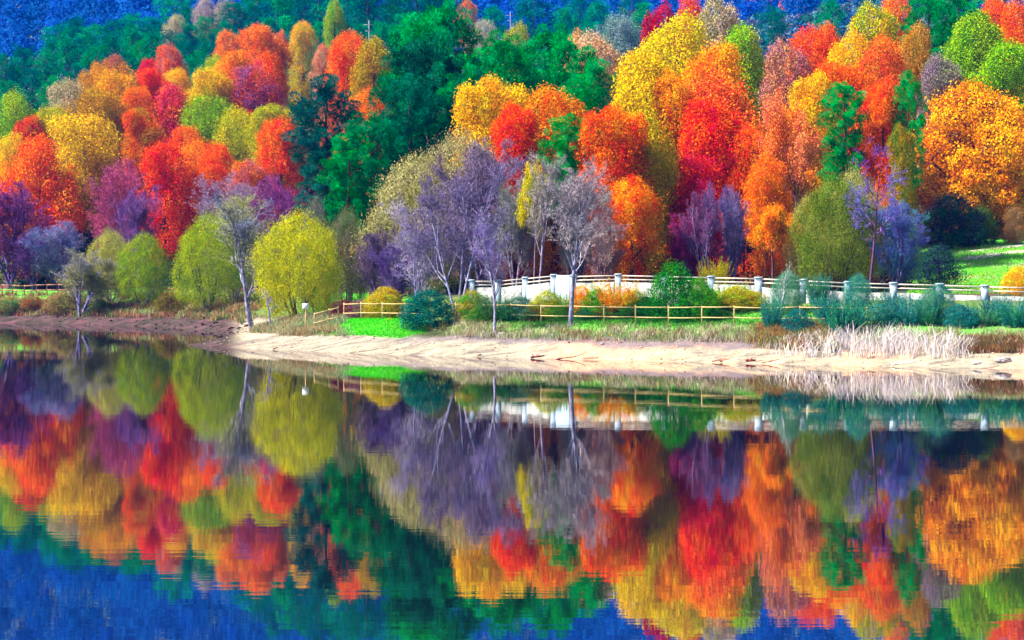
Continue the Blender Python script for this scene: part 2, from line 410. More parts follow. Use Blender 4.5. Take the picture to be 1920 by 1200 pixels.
def lobes_crown(seed, A, cb, prof, nl, rl, nleaf, L, W, tilt=.8, up=0, stray=.06, squash=.85, shellmin=.75, inner=.45, sub=0):
    q = np.random.RandomState(seed); R = .5 / A; Hc = 1 - cb
    t = np.clip((q.permutation(nl) + q.rand(nl)) / nl, 0, 1) ** .9; ang = q.uniform(0, 2 * math.pi, nl)
    pr = np.array([prof(a) for a in t]) * R
    rad = rl * R * q.uniform(.5, 1.5, nl)
    rho = np.maximum(pr * np.sqrt(q.uniform(inner, 1, nl)) - rad * .6, 0)
    # broad directional unevenness of the outline
    ph = q.uniform(0, 6.28, 3); un = (1 + .12 * np.sin(2 * ang + ph[0] + 3 * t) + .12 * np.sin(3 * ang + ph[1] - 5 * t)) * q.uniform(.82, 1.16, nl)
    C = np.stack([rho * un * np.cos(ang), rho * un * np.sin(ang), cb + t * Hc * (1 - rl * .35) + q.normal(0, .012, nl)], 1)
    if sub:
        # the upper crown bulges in several domes of their own, set at different heights
        m = int(nl * .62); js = q.randint(0, sub, m); sa = q.uniform(0, 6.28) + np.arange(sub) * 6.28 / sub + q.normal(0, .35, sub)
        so = R * q.uniform(.35, .78, sub); sr = R * q.uniform(.32, .62, sub); top = 1 - sr
        sz = top - q.uniform(.0, .6, sub) * min(1, R * 2.2); so[0] *= .25; sz[0] = top[0]
        v = unit(q.normal(0, 1, (m, 3)) + [0, 0, .3]); k_ = q.uniform(.8, 1.02, m)[:, None]
        rad[:m] = sr[js] * .36 * q.uniform(.6, 1.4, m)
        C[:m] = np.stack([so * np.cos(sa), so * np.sin(sa), sz], 1)[js] + v * (sr[js][:, None] * k_ - rad[:m, None] * .6)
    per = (rad ** 2 / (rad ** 2).sum() * nleaf * 1.5).astype(int)
    li = np.repeat(np.arange(nl), per); n = len(li)
    dr = unit(q.normal(0, 1, (n, 3))); rr = q.uniform(shellmin, 1.06, n); st = q.rand(n) < stray; rr[st] = q.uniform(1.0, 1.55, st.sum())
    P = C[li] + dr * (rr * rad[li])[:, None] * np.array([1, 1, squash])
    keep = np.ones(n, bool)
    for k in range(nl):
        dd = np.linalg.norm((P - C[k]) / np.array([1, 1, squash]), axis=1)
        keep &= ~((dd < rad[k] * .72) & (li != k))
    P = P[keep]; dr = dr[keep]; P = P[:int(nleaf)] if False else P
    if len(P) > nleaf:
        s_ = q.permutation(len(P))[:nleaf]; P = P[s_]; dr = dr[s_]
    V, Fq = leaf_quads(P, dr + np.array([0, 0, .3]), L, W, tilt, up, seed)
    return V, Fq, q.rand(len(P)), C, rad

P_round = lambda t: math.sin(math.pi * min(1, .12 + .88 * t) ** .9) ** .6 if t < 1 else 0
P_ball = lambda t: max(0, 1 - abs(2 * (.12 + .88 * t) - 1) ** 2.4) ** .45
P_dome = lambda t: max(0, 1 - t ** 2.6) ** .5 * (.72 + .28 * min(1, t * 3))
P_egg = lambda t: max(0, math.sin(math.pi * (t * .86 + .14) ** 1.05)) ** .75
P_cone = lambda t: (1 - t) ** .75 * .95 + .08
P_col = lambda t: max(0, 1 - (2 * t - .9) ** 4 * .8) ** .5 * (1 if t < .8 else max(0.1, (1.05 - t) * 4) ** .5)
PROTO = {}
def add_proto(kind, crown, trunk, A, mat): PROTO.setdefault(kind, []).append(finish_proto(crown, trunk, A, mat) + (A, mat))
def dome_col(A, k=.62):
    """rounded top on a body that narrows slowly downwards, for a crown of aspect A"""
    t0 = 1 - min(.8, k / A)
    return lambda t: math.sqrt(max(0, 1 - ((t - t0) / (1 - t0)) ** 2)) if t > t0 else (.85 + .15 * (t / t0))
def egg_col(A): 
    t0 = 1 - min(.85, 1.0 / A)
    return lambda t: math.sqrt(max(0, 1 - ((t - t0) / (1 - t0)) ** 2)) ** 1.25 if t > t0 else (.8 + .2 * (t / t0))
for A, nv, nl, nlf in ((1.2, 3, 110, 32000), (1.7, 4, 160, 36000), (2.3, 4, 220, 42000), (3.1, 2, 300, 46000)):
    for sd in range(nv):
        v = lobes_crown(10 + sd + int(A * 10), A, .06, dome_col(A, [.5, .7][sd % 2]), nl, .24, int(nlf * 1.15), .0118 / A ** .75, .0068 / A ** .75, tilt=1.1, stray=.38, inner=.5, shellmin=.4, sub=5 + sd, squash=1.35)
        add_proto('maple', v[:3], tubes(stem_segs(10 + sd, .5 / A, .15)), A, M_LEAF)
for sd in range(2):   # spreading oak with tiers
    A = .95; v = lobes_crown(40 + sd, A, .14, P_dome, 210, .19, 80000, .0092, .006, inner=.6, squash=.7, stray=.2, shellmin=.6, sub=9)
    add_proto('oak', v[:3], tubes(stem_segs(40 + sd, .5, .12, 10, r=.03)), A, M_LEAF)
for sd in range(3):   # willow-like bush of very fine leaves
    A = 1.05; v = lobes_crown(50 + sd, A, .14, [P_ball, P_dome, P_ball][sd % 3], 150, .2, 64000, .0085, .003, tilt=.5, up=1.1, stray=.35, squash=1.0, inner=.68, shellmin=.6)
    segs = []
    q = np.random.RandomState(sd)
    for k in range(9):
        a = q.uniform(0, 6.28); d0 = unit(np.array([math.cos(a) * .5, math.sin(a) * .5, 1.])); p_ = np.array([math.cos(a), math.sin(a), 0]) * .03
        for j in range(6):
            nx = p_ + d0 * .11; segs.append((p_, nx, .014 - j * .002, .012 - j * .002)); p_ = nx; d0 = unit(d0 + q.normal(0, .12, 3))
    add_proto('willow', v[:3], tubes(segs), A, M_LEAF)
for sd in range(3):   # dense shrub
    A = .8; v = lobes_crown(60 + sd, A, .0, P_dome, 100, .22, 20000, .017, .009, squash=.9, stray=.45)
    add_proto('shrub', v[:3], tubes(stem_segs(60 + sd, .4, .1, 6, r=.025)), A, M_LEAF)
def spray_crown(seed, A, ns, per, L, W):
    q = np.random.RandomState(seed); R = .5 / A; P = []; D_ = []
    for k in range(ns):
        a = q.uniform(0, 6.28); o_ = np.array([math.cos(a), math.sin(a), 0]) * R * .5 * q.rand(); hh = q.uniform(.45, 1.0) * (1 - .25 * q.rand())
        e = o_ * 1.0 + np.array([math.cos(a), math.sin(a), 0]) * R * q.uniform(.1, .6); e[2] = hh
        u = q.uniform(.1, 1, per)[:, None]; c = o_ + (e - o_) * u + np.stack([np.cos(a) * u[:, 0] ** 2, np.sin(a) * u[:, 0] ** 2, 0 * u[:, 0]], 1) * R * .15
        P.append(c + q.normal(0, .018, (per, 3)) * (1.4 - u)); D_.append(unit(e - o_ + q.normal(0, .35, (per, 3))))
    P = np.concatenate(P); D_ = np.concatenate(D_); n = len(P); B = unit(np.cross(D_, q.normal(0, 1, (n, 3))))
    l = L * q.uniform(.6, 1.4, (n, 1)); V, Fq = quads(P, D_ * l, B * W * q.uniform(.7, 1.3, (n, 1)))
    return V, Fq, q.rand(n)
for sd in range(4):
    A = .9
    add_proto('sage', spray_crown(65 + sd, A, 190, 110, .02, .0045), tubes(stem_segs(65 + sd, .3, .1, 8, r=.012)), A, M_LEAF)
def pine(seed, A, prof, nl, rl, per, cb=.1):
    q = np.random.RandomState(seed); R = .5 / A
    C = []; rad = []
    nb = nl // 5
    for k in range(nb):                         # boughs, each ending in several tufted balls
        t = ((k + q.rand()) / nb); a = k * 2.4 + q.normal(0, .5); pr = prof(t) * R * q.uniform(.8, 1.08)
        for j in range(5):
            f_ = [1, .84, .6, .95, .3][j]; r_ = rl * R * q.uniform(.75, 1.25)
            C.append((math.cos(a) * pr * f_ + q.normal(0, .6) * r_, math.sin(a) * pr * f_ + q.normal(0, .6) * r_, cb + t * (1 - cb) * .97 + (f_ - .7) * .05 + q.normal(0, .5) * r_)); rad.append(r_)
    C = np.array(C); rad = np.array(rad); n = len(C) * per; li = np.repeat(np.arange(len(C)), per)
    dr = unit(q.normal(0, 1, (n, 3)) + [0, 0, .25]); rr = q.uniform(.55, .95, n) * rad[li]
    P = C[li] + dr * rr[:, None] * [1, 1, .85]
    T = unit(dr + q.normal(0, .25, (n, 3)) + [0, 0, .15]); B = unit(np.cross(T, q.normal(0, 1, (n, 3))))
    ll = rad[li][:, None] * q.uniform(.14, .27, (n, 1))
    V, Fq = quads(P, T * ll, B * ll * .2)
    rnd = np.clip(q.rand(len(C))[li] * .75 + q.rand(n) * .25, 0, 1)
    return V, Fq, rnd
P_pine = lambda t: (1 - t) ** .62 * (.75 + .25 * math.sin(t * 9)) + .1
P_pine2 = lambda t: max(.15, 1 - abs(t - .35) ** 1.6 * 1.5)
for A, nl in ((1.3, 260), (1.8, 330), (2.5, 300), (3.4, 300)):
    for sd in range(2):
        add_proto('pine', pine(70 + sd + int(A * 10), A, [egg_col(A), dome_col(A, .9)][sd], nl, .18, 200, cb=.08 if A < 2 else .42), tubes(stem_segs(70 + sd, .35 / A, .2, 14, r=.011, top=.9)), A, M_NEEDLE)
for A in (1.3, 2.0, 3.0):
    for sd in range(2):   # lower detail pine for the far slopes
        add_proto('farpine', pine(80 + sd + int(A * 10), A, [dome_col(A), egg_col(A)][sd], int(125 * A ** .6), .25, 80), tubes(stem_segs(80 + sd, .3 / A, .2, 6, r=.016, top=.95)), A, M_NEEDLE)
def bare(seed, A, kids=(9, 6, 5, 6), lens=(.42, .5, .5, .55), spread=(.55, .6, .7, .8), upb=.25, r0=.013, cb=.22, forks=1, lean=0.0, wig=.16):
    """leafless tree: returns trunk segs (levels 0-1) and twig segs (deeper), plus twig tip points"""
    q = np.random.RandomState(seed); trunk = []; twig = []; tips = []
    def grow(p, d, L, r, lv):
        ns = 7 if lv == 0 else 4 if lv < 3 else 2
        pts = [p]; rs_ = [r]
        for i in range(ns):
            d = unit(d + q.normal(0, wig if lv else wig * .35, 3) + np.array([0, 0, upb * (.5 if lv else .15)])); nx = pts[-1] + d * L / ns
            rr = r * (1 - (i + 1) / ns * (.75 if lv else .7)); (trunk if lv < 2 else twig).append((pts[-1], nx, rs_[-1], rr, lv)); pts.append(nx); rs_.append(rr)
        if lv >= len(kids) : tips.append(pts[-1]); tips.append(pts[-2]); return
        for k in range(kids[lv]):
            u_ = (cb / max(L, .01) if lv == 0 else .2) ; u_ = q.uniform(min(u_, .6), 1.0); f_ = u_ * ns; i = min(int(f_), ns - 1)
            bp_ = pts[i] + (pts[i + 1] - pts[i]) * (f_ - i)
            dd = unit(pts[i + 1] - pts[i]); sp = spread[min(lv, 3)]
            a = unit(np.cross(dd, q.normal(0, 1, 3))); nd = unit(dd * math.cos(sp) + a * math.sin(sp) * q.uniform(.7, 1.3))
            grow(bp_, nd, L * lens[min(lv, 3)] * q.uniform(.7, 1.2) * (1.15 - u_ * .45), max(rs_[i] * .55, .0009), lv + 1)
    for k in range(forks):
        a = q.uniform(0, 6.28) if forks > 1 else 0; s_ = .22 if forks > 1 else 0
        grow(np.array([0, 0, -.02]), unit(np.array([math.cos(a) * s_ + lean, math.sin(a) * s_, 1.])), .72 * q.uniform(.85, 1.1), r0 / (forks ** .4), 0)
    return trunk, twig, np.array(tips)
def ribbons(segs, seed, wmul=1):
    q = np.random.RandomState(seed)
    P0 = np.array([s[0] for s in segs]); P1 = np.array([s[1] for s in segs]); R0 = np.array([s[2] for s in segs])[:, None] * wmul; R1 = np.array([s[3] for s in segs])[:, None] * wmul
    Dd = unit(P1 - P0); B = unit(np.cross(Dd, q.normal(0, 1, P0.shape)))
    V = np.stack([P0 - B * R0, P0 + B * R0, P1 + B * R1, P1 - B * R1], 1).reshape(-1, 3)
    return V, np.arange(4 * len(segs)).reshape(-1, 4)
def add_bare(kind, seed, A, leaves=0, L=.01, W=.006, twigw=1.0, **kw):
    tr, tw, tips = bare(seed, A, **kw)
    q = np.random.RandomState(seed + 1)
    V, Fq = ribbons(tw, seed, twigw); rnd = q.rand(len(Fq))
    if leaves:
        k = q.randint(0, len(tips), leaves); P = tips[k] + q.normal(0, .02, (leaves, 3))
        V2, F2 = leaf_quads(P, q.normal(0, 1, (leaves, 3)), L, W, .5, 0, seed)
        V = np.concatenate([V2, V]); Fq = np.concatenate([F2, Fq + len(V2)]); rnd = q.rand(len(Fq))
    t = tubes([s[:4] for s in tr], 6)
    # normalise by the whole plant
    rr = np.percentile(np.hypot(V[:, 0], V[:, 1]), 96); zt = np.percentile(V[:, 2], 99.5)
    sc = np.array([.5 / rr, .5 / rr, 1 / zt])
    PROTO.setdefault(kind, []).append((mesh_from("crown", V * sc, Fq, attrs={'rnd': ('FACE', rnd)}), mesh_from("trunk", t[0] * sc, t[1], smooth=True), A, M_TWIG if not leaves else M_LEAF))
for sd in range(3): add_bare('bare', 100 + sd, 1.8, kids=(16, 9, 8, 6), twigw=1.05, cb=.25)
for sd in range(2): add_bare('barefork', 110 + sd, 1.3, kids=(11, 9, 8, 6), forks=3, twigw=1.0, cb=.2, r0=.013)
for sd in range(3): add_bare('haze', 120 + sd, 1.2, kids=(11, 10, 9, 7), forks=4, twigw=1.05, cb=.06, upb=.35, r0=.016, wig=.1)
for sd in range(2): add_bare('sparse', 130 + sd, 1.5, kids=(15, 8, 6, 4), leaves=34000, L=.0058, W=.004, twigw=1.2, cb=.4, spread=(.85, .75, .7, .8), lens=(.5, .5, .5, .5), r0=.014)
add_bare('dark', 140, 1.9, kids=(12, 7, 6, 5), cb=.3, spread=(1.0, .8, .7, .7), upb=.1, lens=(.38, .6, .5, .5), twigw=1.5, wig=.22)
add_bare('sapling', 150, 3.2, kids=(12, 5, 3), cb=.3, spread=(.45, .5, .5, .5), twigw=1.5, r0=.012)

NK = {'sage': 'sage_bush', 'maple': 'maple_tree', 'tall': 'broadleaf_tree', 'oak': 'oak_tree', 'willow': 'willow_bush', 'shrub': 'shrub', 'pine': 'pine_tree', 'farpine': 'pine_tree', 'farleaf': 'broadleaf_tree',
      'bare': 'bare_tree', 'barefork': 'bare_tree', 'haze': 'bare_tree', 'sparse': 'sparse_tree', 'dark': 'bare_tree', 'sapling': 'sapling'}
CATS = {'willow_bush': 'bush', 'shrub': 'shrub'}
count = {}
BARK = (.22, .17, .2)
def plant(kind, cx, top, hw, d, c1, c2=None, label=None, group=None, bark=None, variant=None, rz=None, name=None, base=None, lean=0):
    i = count.get(kind, 0); count[kind] = i + 1
    if kind == 'tall': kind = 'maple'
    vs = PROTO[kind]
    if base is not None: d = find_ground(cx, base, d, d + 14)
    x = X(cx, d); z0 = gz(x, d); h = Z(top, d) - z0; wd = 2 * hw * d / F
    if h < .3: print('LOW', kind, cx, top, d, round(h, 2)); h = .3
    if not (.35 < h / wd < 5): print('ODD', kind, cx, top, d, 'h %.1f w %.1f' % (h, wd))
    As = sorted({v[2] for v in vs}); best = min(As, key=lambda a_: abs(math.log(a_ / (h / wd)))); vs = [v for v in vs if v[2] == best]
    cm, tm, A, mat = vs[(variant if variant is not None else i) % len(vs)]
    r = empty(name or NK[kind], (x, d, z0 - .08), rz if rz is not None else (i * 2.399 + 1) % 6.28)
    if lean: r.rotation_euler = (0, lean, 0)
    r.scale = (wd, wd, h)
    nm = name or NK[kind]
    tag(r, label, CATS.get(nm, 'tree' if 'bush' not in nm and 'shrub' not in nm else 'bush'), group)
    t = link('trunk', tm, M_BARK, r); t.color = (*(bark or BARK), 1)
    c = link('crown', cm, mat, r); c.color = (*c1, 1); c['tint'] = list(c2 or c1)
    return r

# ------------------------------------------------------------------ colours of leaves and bark
RED = (.9, .03, .002); RO = (.98, .1, .001); ORG = (.98, .22, .001); YO = (.98, .45, .003); YE = (.92, .66, .005); LY = (.85, .72, .12)
YG = (.45, .52, .015); LIME = (.22, .5, .02); GRN = (.04, .3, .02); DG = (.015, .14, .03); PIN = (.008, .36, .07); TEA = (.006, .2, .12); NAVY = (.015, .04, .16)
PK = (.92, .18, .07); SAL = (.97, .28, .07); PUR = (.3, .1, .3); LAV = (.3, .24, .62); BLU = (.16, .18, .6); BR = (.5, .26, .03); OLI = (.34, .36, .13); MAR = (.45, .02, .05)
PALE = (.62, .5, .36); GRY = (.32, .31, .42); MAG = (.62, .06, .14); TURQ = (.1, .42, .34); BPALE = (.36, .38, .62); VIO = (.2, .1, .5)
AUT = 'autumn trees covering the hillside'; PG = 'tall pines among the autumn trees'; BG = 'bare trees by the water'
# ------------------------------------------------------------------ trees and bushes along the water
plant('bare', 474, 362, 92, 127, (.27, .3, .5), OLI, 'slender pale bare tree leaning over the spit tip beside the round yellow bush', BG, BPALE, variant=0, lean=-.06, base=594)
plant('bare', 1070, 298, 74, 108, (.4, .34, .42), GRY, 'tall bare grey tree with blotched trunk in front of the white wall', BG, (.3, .3, .55), variant=1, base=613)
plant('bare', 928, 395, 50, 109, GRY, LAV, 'thin pale bare tree rooted in the sand, exposed roots at its foot', BG, BPALE, variant=2, base=628)
plant('barefork', 857, 300, 105, 122, (.22, .18, .38), (.19, .16, .36), 'bare lavender tree forking low behind the dark teal round bush', BG, (.3, .3, .58), variant=0)
plant('barefork', 785, 375, 72, 125, LAV, (.45, .42, .6), 'low bluish bare tree left of the forked lavender tree', BG, (.26, .26, .6), variant=1)
plant('sapling', 1461, 486, 22, 102, (.3, .5, .5), (.4, .5, .5), 'thin white sapling leaning among the teal shrubs', None, (.75, .78, .9), lean=.04, base=614)
plant('dark', 1632, 262, 72, 121, BLU, VIO, 'crooked bare tree with dark red trunk and violet blue twigs', BG, (.14, .05, .16))
plant('haze', 1680, 372, 52, 123, (.14, .16, .62), (.1, .26, .5), 'hazy blue twiggy bush right of the dark red trunk', None, (.2, .15, .4), name='bare_bush')
plant('bare', 1010, 285, 45, 127, (.45, .42, .42), GRY, 'straight grey bare trunk with a few yellow leaves behind the white wall', BG, (.3, .26, .5), variant=0)
plant('sparse', 1000, 310, 32, 129, (.8, .65, .03), (.4, .5, .03), 'thin yellow-green tree beside the straight grey trunk', None, (.3, .26, .4))
plant('sapling', 508, 535, 22, 130, LAV, GRY, 'short broken bluish stump with a few shoots left of the sign', None, (.25, .2, .7))
plant('haze', 150, 468, 58, 190, (.42, .4, .55), OLI, 'grey-blue bare bush leaning over the left bank', None, (.3, .3, .75), lean=.15, name='bare_bush')
plant('haze', 110, 415, 60, 208, (.2, .22, .58), (.3, .28, .55), 'blue twiggy bare thicket under the orange maple at far left', None, VIO, name='bare_bush')
plant('haze', 20, 345, 72, 211, (.2, .07, .28), (.3, .08, .25), 'dark purple bare tree at the left edge above the far fence', None, VIO)
plant('haze', 62, 440, 50, 209, (.16, .06, .3), (.2, .1, .35), 'low violet thicket behind the far left fence', None, VIO, name='bare_bush')
plant('haze', 215, 300, 66, 214, (.45, .12, .3), (.55, .12, .2), 'pinkish purple domed tree between the yellow and the red maple', None, (.3, .12, .3))
plant('haze', 262, 350, 45, 209, (.25, .14, .5), (.35, .15, .4), 'violet bare thicket above the left willow bushes', None, VIO, name='bare_bush')
plant('haze', 440, 330, 70, 198, (.4, .3, .5), (.45, .25, .4), 'hazy mauve bare tree behind the leaning pale one', None, LAV)
plant('haze', 505, 330, 50, 190, (.35, .08, .26), (.3, .1, .4), 'dark magenta twiggy tree left of the dark teal pine', None, VIO)
plant('willow', 558, 398, 94, 133, (.6, .62, .02), (.42, .46, .02), 'large round yellow-green willow bush beside the small white sign', None, (.3, .22, .1), variant=0)
plant('willow', 268, 438, 60, 190, (.2, .36, .02), (.32, .42, .02), 'round green willow bush on the left bank', None, (.15, .12, .35), variant=1)
plant('willow', 207, 430, 45, 194, (.42, .45, .12), (.5, .5, .1), 'pale olive willow bush left of the round green one', None, (.2, .2, .4), variant=2)
plant('willow', 392, 400, 70, 181, (.28, .42, .02), (.4, .5, .02), 'wide lime willow bush hanging to the bank left of the pale bare tree', None, (.1, .1, .2), variant=0)
plant('willow', 438, 372, 58, 186, (.35, .4, .2), (.42, .42, .3), 'grey-olive willow behind the leaning pale bare tree', None, (.2, .2, .4), variant=2)
plant('willow', 790, 292, 118, 139, (.38, .38, .14), (.45, .42, .22), 'big grey-olive willow left of the purple bare crowns', None, (.2, .15, .2), variant=1)
plant('willow', 860, 250, 95, 139, (.45, .44, .22), (.4, .36, .2), 'tall pale olive willow under the yellow and red domes', None, (.2, .15, .2), variant=2)
plant('haze', 905, 262, 92, 134, (.17, .11, .24), (.24, .2, .33), 'wide purple bare crown behind the forked lavender tree', None, (.3, .25, .6))
plant('haze', 965, 340, 55, 131, (.36, .38, .5), (.3, .33, .3), 'greyish bare tree between the purple crown and the straight trunk', None, (.35, .35, .6))
plant('haze', 1085, 330, 60, 129, (.3, .36, .4), (.35, .3, .42), 'smoky grey-green bare tree right behind the blotched trunk', None, (.3, .3, .5))
plant('haze', 1130, 400, 40, 127, (.4, .25, .32), (.4, .3, .3), 'thin mauve bare tree at the foot of the orange column', None, (.5, .4, .5))
plant('haze', 1318, 345, 38, 131, (.22, .13, .36), (.28, .1, .26), 'violet bare tree below the scarlet crown', None, (.4, .4, .85))
plant('haze', 1375, 350, 38, 132, (.16, .13, .4), (.24, .2, .45), 'blue-violet bare tree right of its twin under the scarlet crown', None, (.35, .38, .8))
plant('haze', 1285, 400, 35, 132, (.3, .04, .22), (.4, .05, .2), 'dark crimson thicket above the green shrub', None, VIO, name='bare_bush')
plant('shrub', 803, 541, 57, 110.5, (.015, .17, .14), (.01, .13, .13), 'dark teal round bush on the bank in front of the rail fence', None, (.1, .1, .1), name='round_bush', base=612)
plant('shrub', 1262, 490, 52, 114.5, (.03, .34, .02), (.02, .2, .02), 'bright green round shrub in front of the white wall', None, (.1, .1, .05), variant=0)
plant('shrub', 1310, 520, 42, 114, (.04, .26, .02), (.1, .36, .02), 'green shrub right of the taller bright green one', None, (.1, .1, .05), variant=1)
plant('willow', 1568, 330, 80, 124.5, (.11, .2, .02), (.22, .3, .05), 'large dark olive tree left of the dark red trunk', None, (.06, .04, .02), variant=2)
plant('willow', 1600, 318, 62, 127, (.4, .42, .16), (.45, .45, .12), 'pale olive willow above the dark olive tree', None, (.2, .15, .1), variant=0)
plant('willow', 1512, 370, 42, 129, (.5, .42, .2), (.6, .45, .05), 'straw yellow willow left of the dark olive tree', None, (.3, .2, .1), variant=1)
plant('willow', 1690, 395, 44, 128, (.1, .3, .24), (.2, .36, .3), 'sea green bush behind the blue twiggy one', None, (.2, .2, .2), variant=1)
plant('shrub', 1760, 458, 46, 131, (.02, .09, .06), (.03, .05, .12), 'dark round oak bush at the edge of the green field', None, (.1, .06, .1), name='round_bush')
plant('shrub', 1785, 362, 62, 157, (.02, .12, .06), (.05, .05, .12), 'dark green bush below the golden oak, above the field', None, (.08, .05, .1), variant=2)
plant('shrub', 1838, 385, 38, 158, (.06, .15, .05), (.1, .16, .03), 'smaller dark green bush right of the first one below the golden oak', None, (.08, .05, .1))
plant('maple', 1905, 385, 28, 157, (.35, .16, .06), (.3, .2, .1), 'small russet tree at the right edge above the field', None, (.2, .1, .1))
plant('shrub', 1908, 498, 32, 116, YE, (.85, .4, .02), 'yellow shrub at the right edge behind the wall', None, BARK)
plant('shrub', 722, 536, 46, 127, (.55, .38, .02), (.45, .42, .02), 'golden shrub between the yellow willow bush and the dark teal bush', None, BARK)
plant('shrub', 675, 560, 30, 128, (.3, .12, .12), (.2, .1, .2), 'low russet shrub behind the small fence', None, BARK)
plant('tall', 643, 560, 26, 129, (.12, .02, .06), (.2, .03, .05), 'dark maroon thicket right of the yellow willow bush', None, VIO, name='bare_bush')
for k, (cx, tp, hw, d, c1, c2, lb) in enumerate([
    (885, 548, 28, 118, GRN, (.5, .4, .04), 'green shrub with yellow leaves under the left end of the white wall'),
    (930, 556, 30, 117, (.05, .2, .08), (.1, .22, .1), 'dull green shrub behind the thin pale tree'),
    (975, 560, 34, 117, (.05, .18, .12), (.08, .2, .16), 'grey-green shrub below the first wall panel'),
    (1025, 548, 28, 116.5, (.3, .42, .02), (.5, .5, .02), 'yellow-green shrub below the pale blue wall slab'),
    (1058, 552, 22, 116.5, (.1, .35, .02), (.2, .4, .02), 'lime shrub left of the blotched trunk'),
    (1090, 538, 22, 116.5, ORG, (.8, .45, .05), 'orange shrub right of the blotched trunk'),
    (1120, 545, 24, 116, (.15, .42, .02), GRN, 'light green shrub left of the golden one'),
    (1152, 530, 32, 115.8, YE, ORG, 'golden orange shrub in front of the white wall'),
    (1190, 548, 26, 116, (.25, .45, .02), (.5, .35, .02), 'green shrub between the golden shrub and the bright green one'),
    (1212, 560, 24, 115, DG, GRN, 'dark low shrub at the foot of the bright green shrub'),
    (1350, 535, 36, 114, LIME, (.4, .5, .02), 'lime shrub right of the two green ones'),
    (1385, 540, 34, 113.5, (.35, .48, .02), (.6, .45, .02), 'yellow-green shrub left of the broad pillar'),
    (1412, 548, 24, 113, (.6, .4, .02), (.3, .42, .02), 'amber flecked shrub at the end of the rail fence'),
    (1338, 490, 22, 120, (.5, .42, .03), (.3, .36, .03), 'ochre bush behind the wall under the violet trees')]):
    plant(['shrub', 'sage', 'shrub'][k % 3], cx, tp - 6, hw * 1.35, d + 1.8, c1, c2, lb, 'shrubs between the rail fence and the wall', BARK, name='shrub')
for k, (cx, lb) in enumerate([(905, 'dark low hedge plant right of the dark teal bush'), (950, 'dark low shrub behind the thin bare tree'), (1000, 'dark low shrub below the second wall panel'), (1045, 'dark low shrub left of the blotched trunk behind the fence'),
        (1105, 'dark low shrub right of the blotched trunk'), (1140, 'dark low shrub left of the golden orange one'), (1180, 'dark low shrub right of the golden orange one'), (1225, 'dark low shrub under the left side of the bright green one'), (1290, 'dark low shrub under the right side of the bright green one'), (1335, 'dark low shrub under the lime one'), (1372, 'dark low shrub under the yellow-green one')]):
    plant('shrub', cx, 570, 30, 118.6 - (cx - 905) * .006, (.03, .2, .03), [(.1, .26, .03), (.03, .16, .08), (.2, .12, .03)][k % 3], lb, 'dark low shrubs behind the rail fence', BARK)
TS = [(1448, 545, 24, 108), (1472, 520, 24, 112), (1500, 556, 34, 107), (1533, 498, 20, 114), (1548, 542, 36, 109), (1585, 545, 36, 106), (1610, 525, 32, 111), (1640, 548, 34, 106),
      (1672, 530, 34, 109), (1705, 540, 36, 107), (1738, 552, 34, 105.5), (1765, 545, 34, 107), (1800, 548, 36, 105.5), (1838, 550, 36, 105.5), (1870, 542, 34, 107), (1905, 552, 36, 105), (1945, 545, 36, 106)]
for k, (cx, tp, hw, d) in enumerate(TS):
    c1 = [(.05, .34, .2), (.09, .34, .2), (.02, .2, .2), (.1, .34, .16), (.06, .3, .3)][k % 5]
    plant(['sage', 'shrub', 'sage', 'willow', 'sage'][(k * 3) % 5], cx + [0, 6, -5][k % 3], tp + [4, 14, -14, 10, 20][(k * 2) % 5], hw * [1.0, 1.35, .9, 1.25][k % 4], d + [0, .8, -.5][k % 3], c1, [(.04, .24, .3), (.1, .3, .22), (.02, .14, .2)][k % 3], 'teal sage bush, number %s from the left in the teal thicket' % ['one', 'two', 'three', 'four', 'five', 'six', 'seven', 'eight', 'nine', 'ten', 'eleven', 'twelve', 'thirteen', 'fourteen', 'fifteen', 'sixteen', 'seventeen'][k],
          'teal bushes on the right bank', (.2, .3, .3), name='sage_bush')
# low growth on the left bank
for k, (cx, tp, hw, d, c1, c2, lb) in enumerate([
    (130, 540, 34, 186, (.25, .28, .08), (.3, .2, .1), 'low olive bush under the leaning bare one'), (60, 553, 24, 190, (.4, .1, .06), (.2, .2, .05), 'low russet shrub on the left bank'),
    (15, 555, 26, 190, (.12, .3, .1), (.35, .3, .1), 'low green shrub at the left edge of the bank'), (100, 553, 22, 188, (.35, .12, .08), (.3, .3, .1), 'second russet shrub below the far fence'),
    (320, 545, 30, 178, (.16, .1, .03), (.2, .2, .03), 'dark brown shrub between the two green willow bushes'), (188, 560, 22, 184, (.1, .3, .05), (.3, .3, .04), 'small green shrub at the foot of the pale olive willow')]):
    plant('shrub', cx, tp, hw * 1.2, d + 7, c1, c2, lb, 'low shrubs on the left bank', BARK)

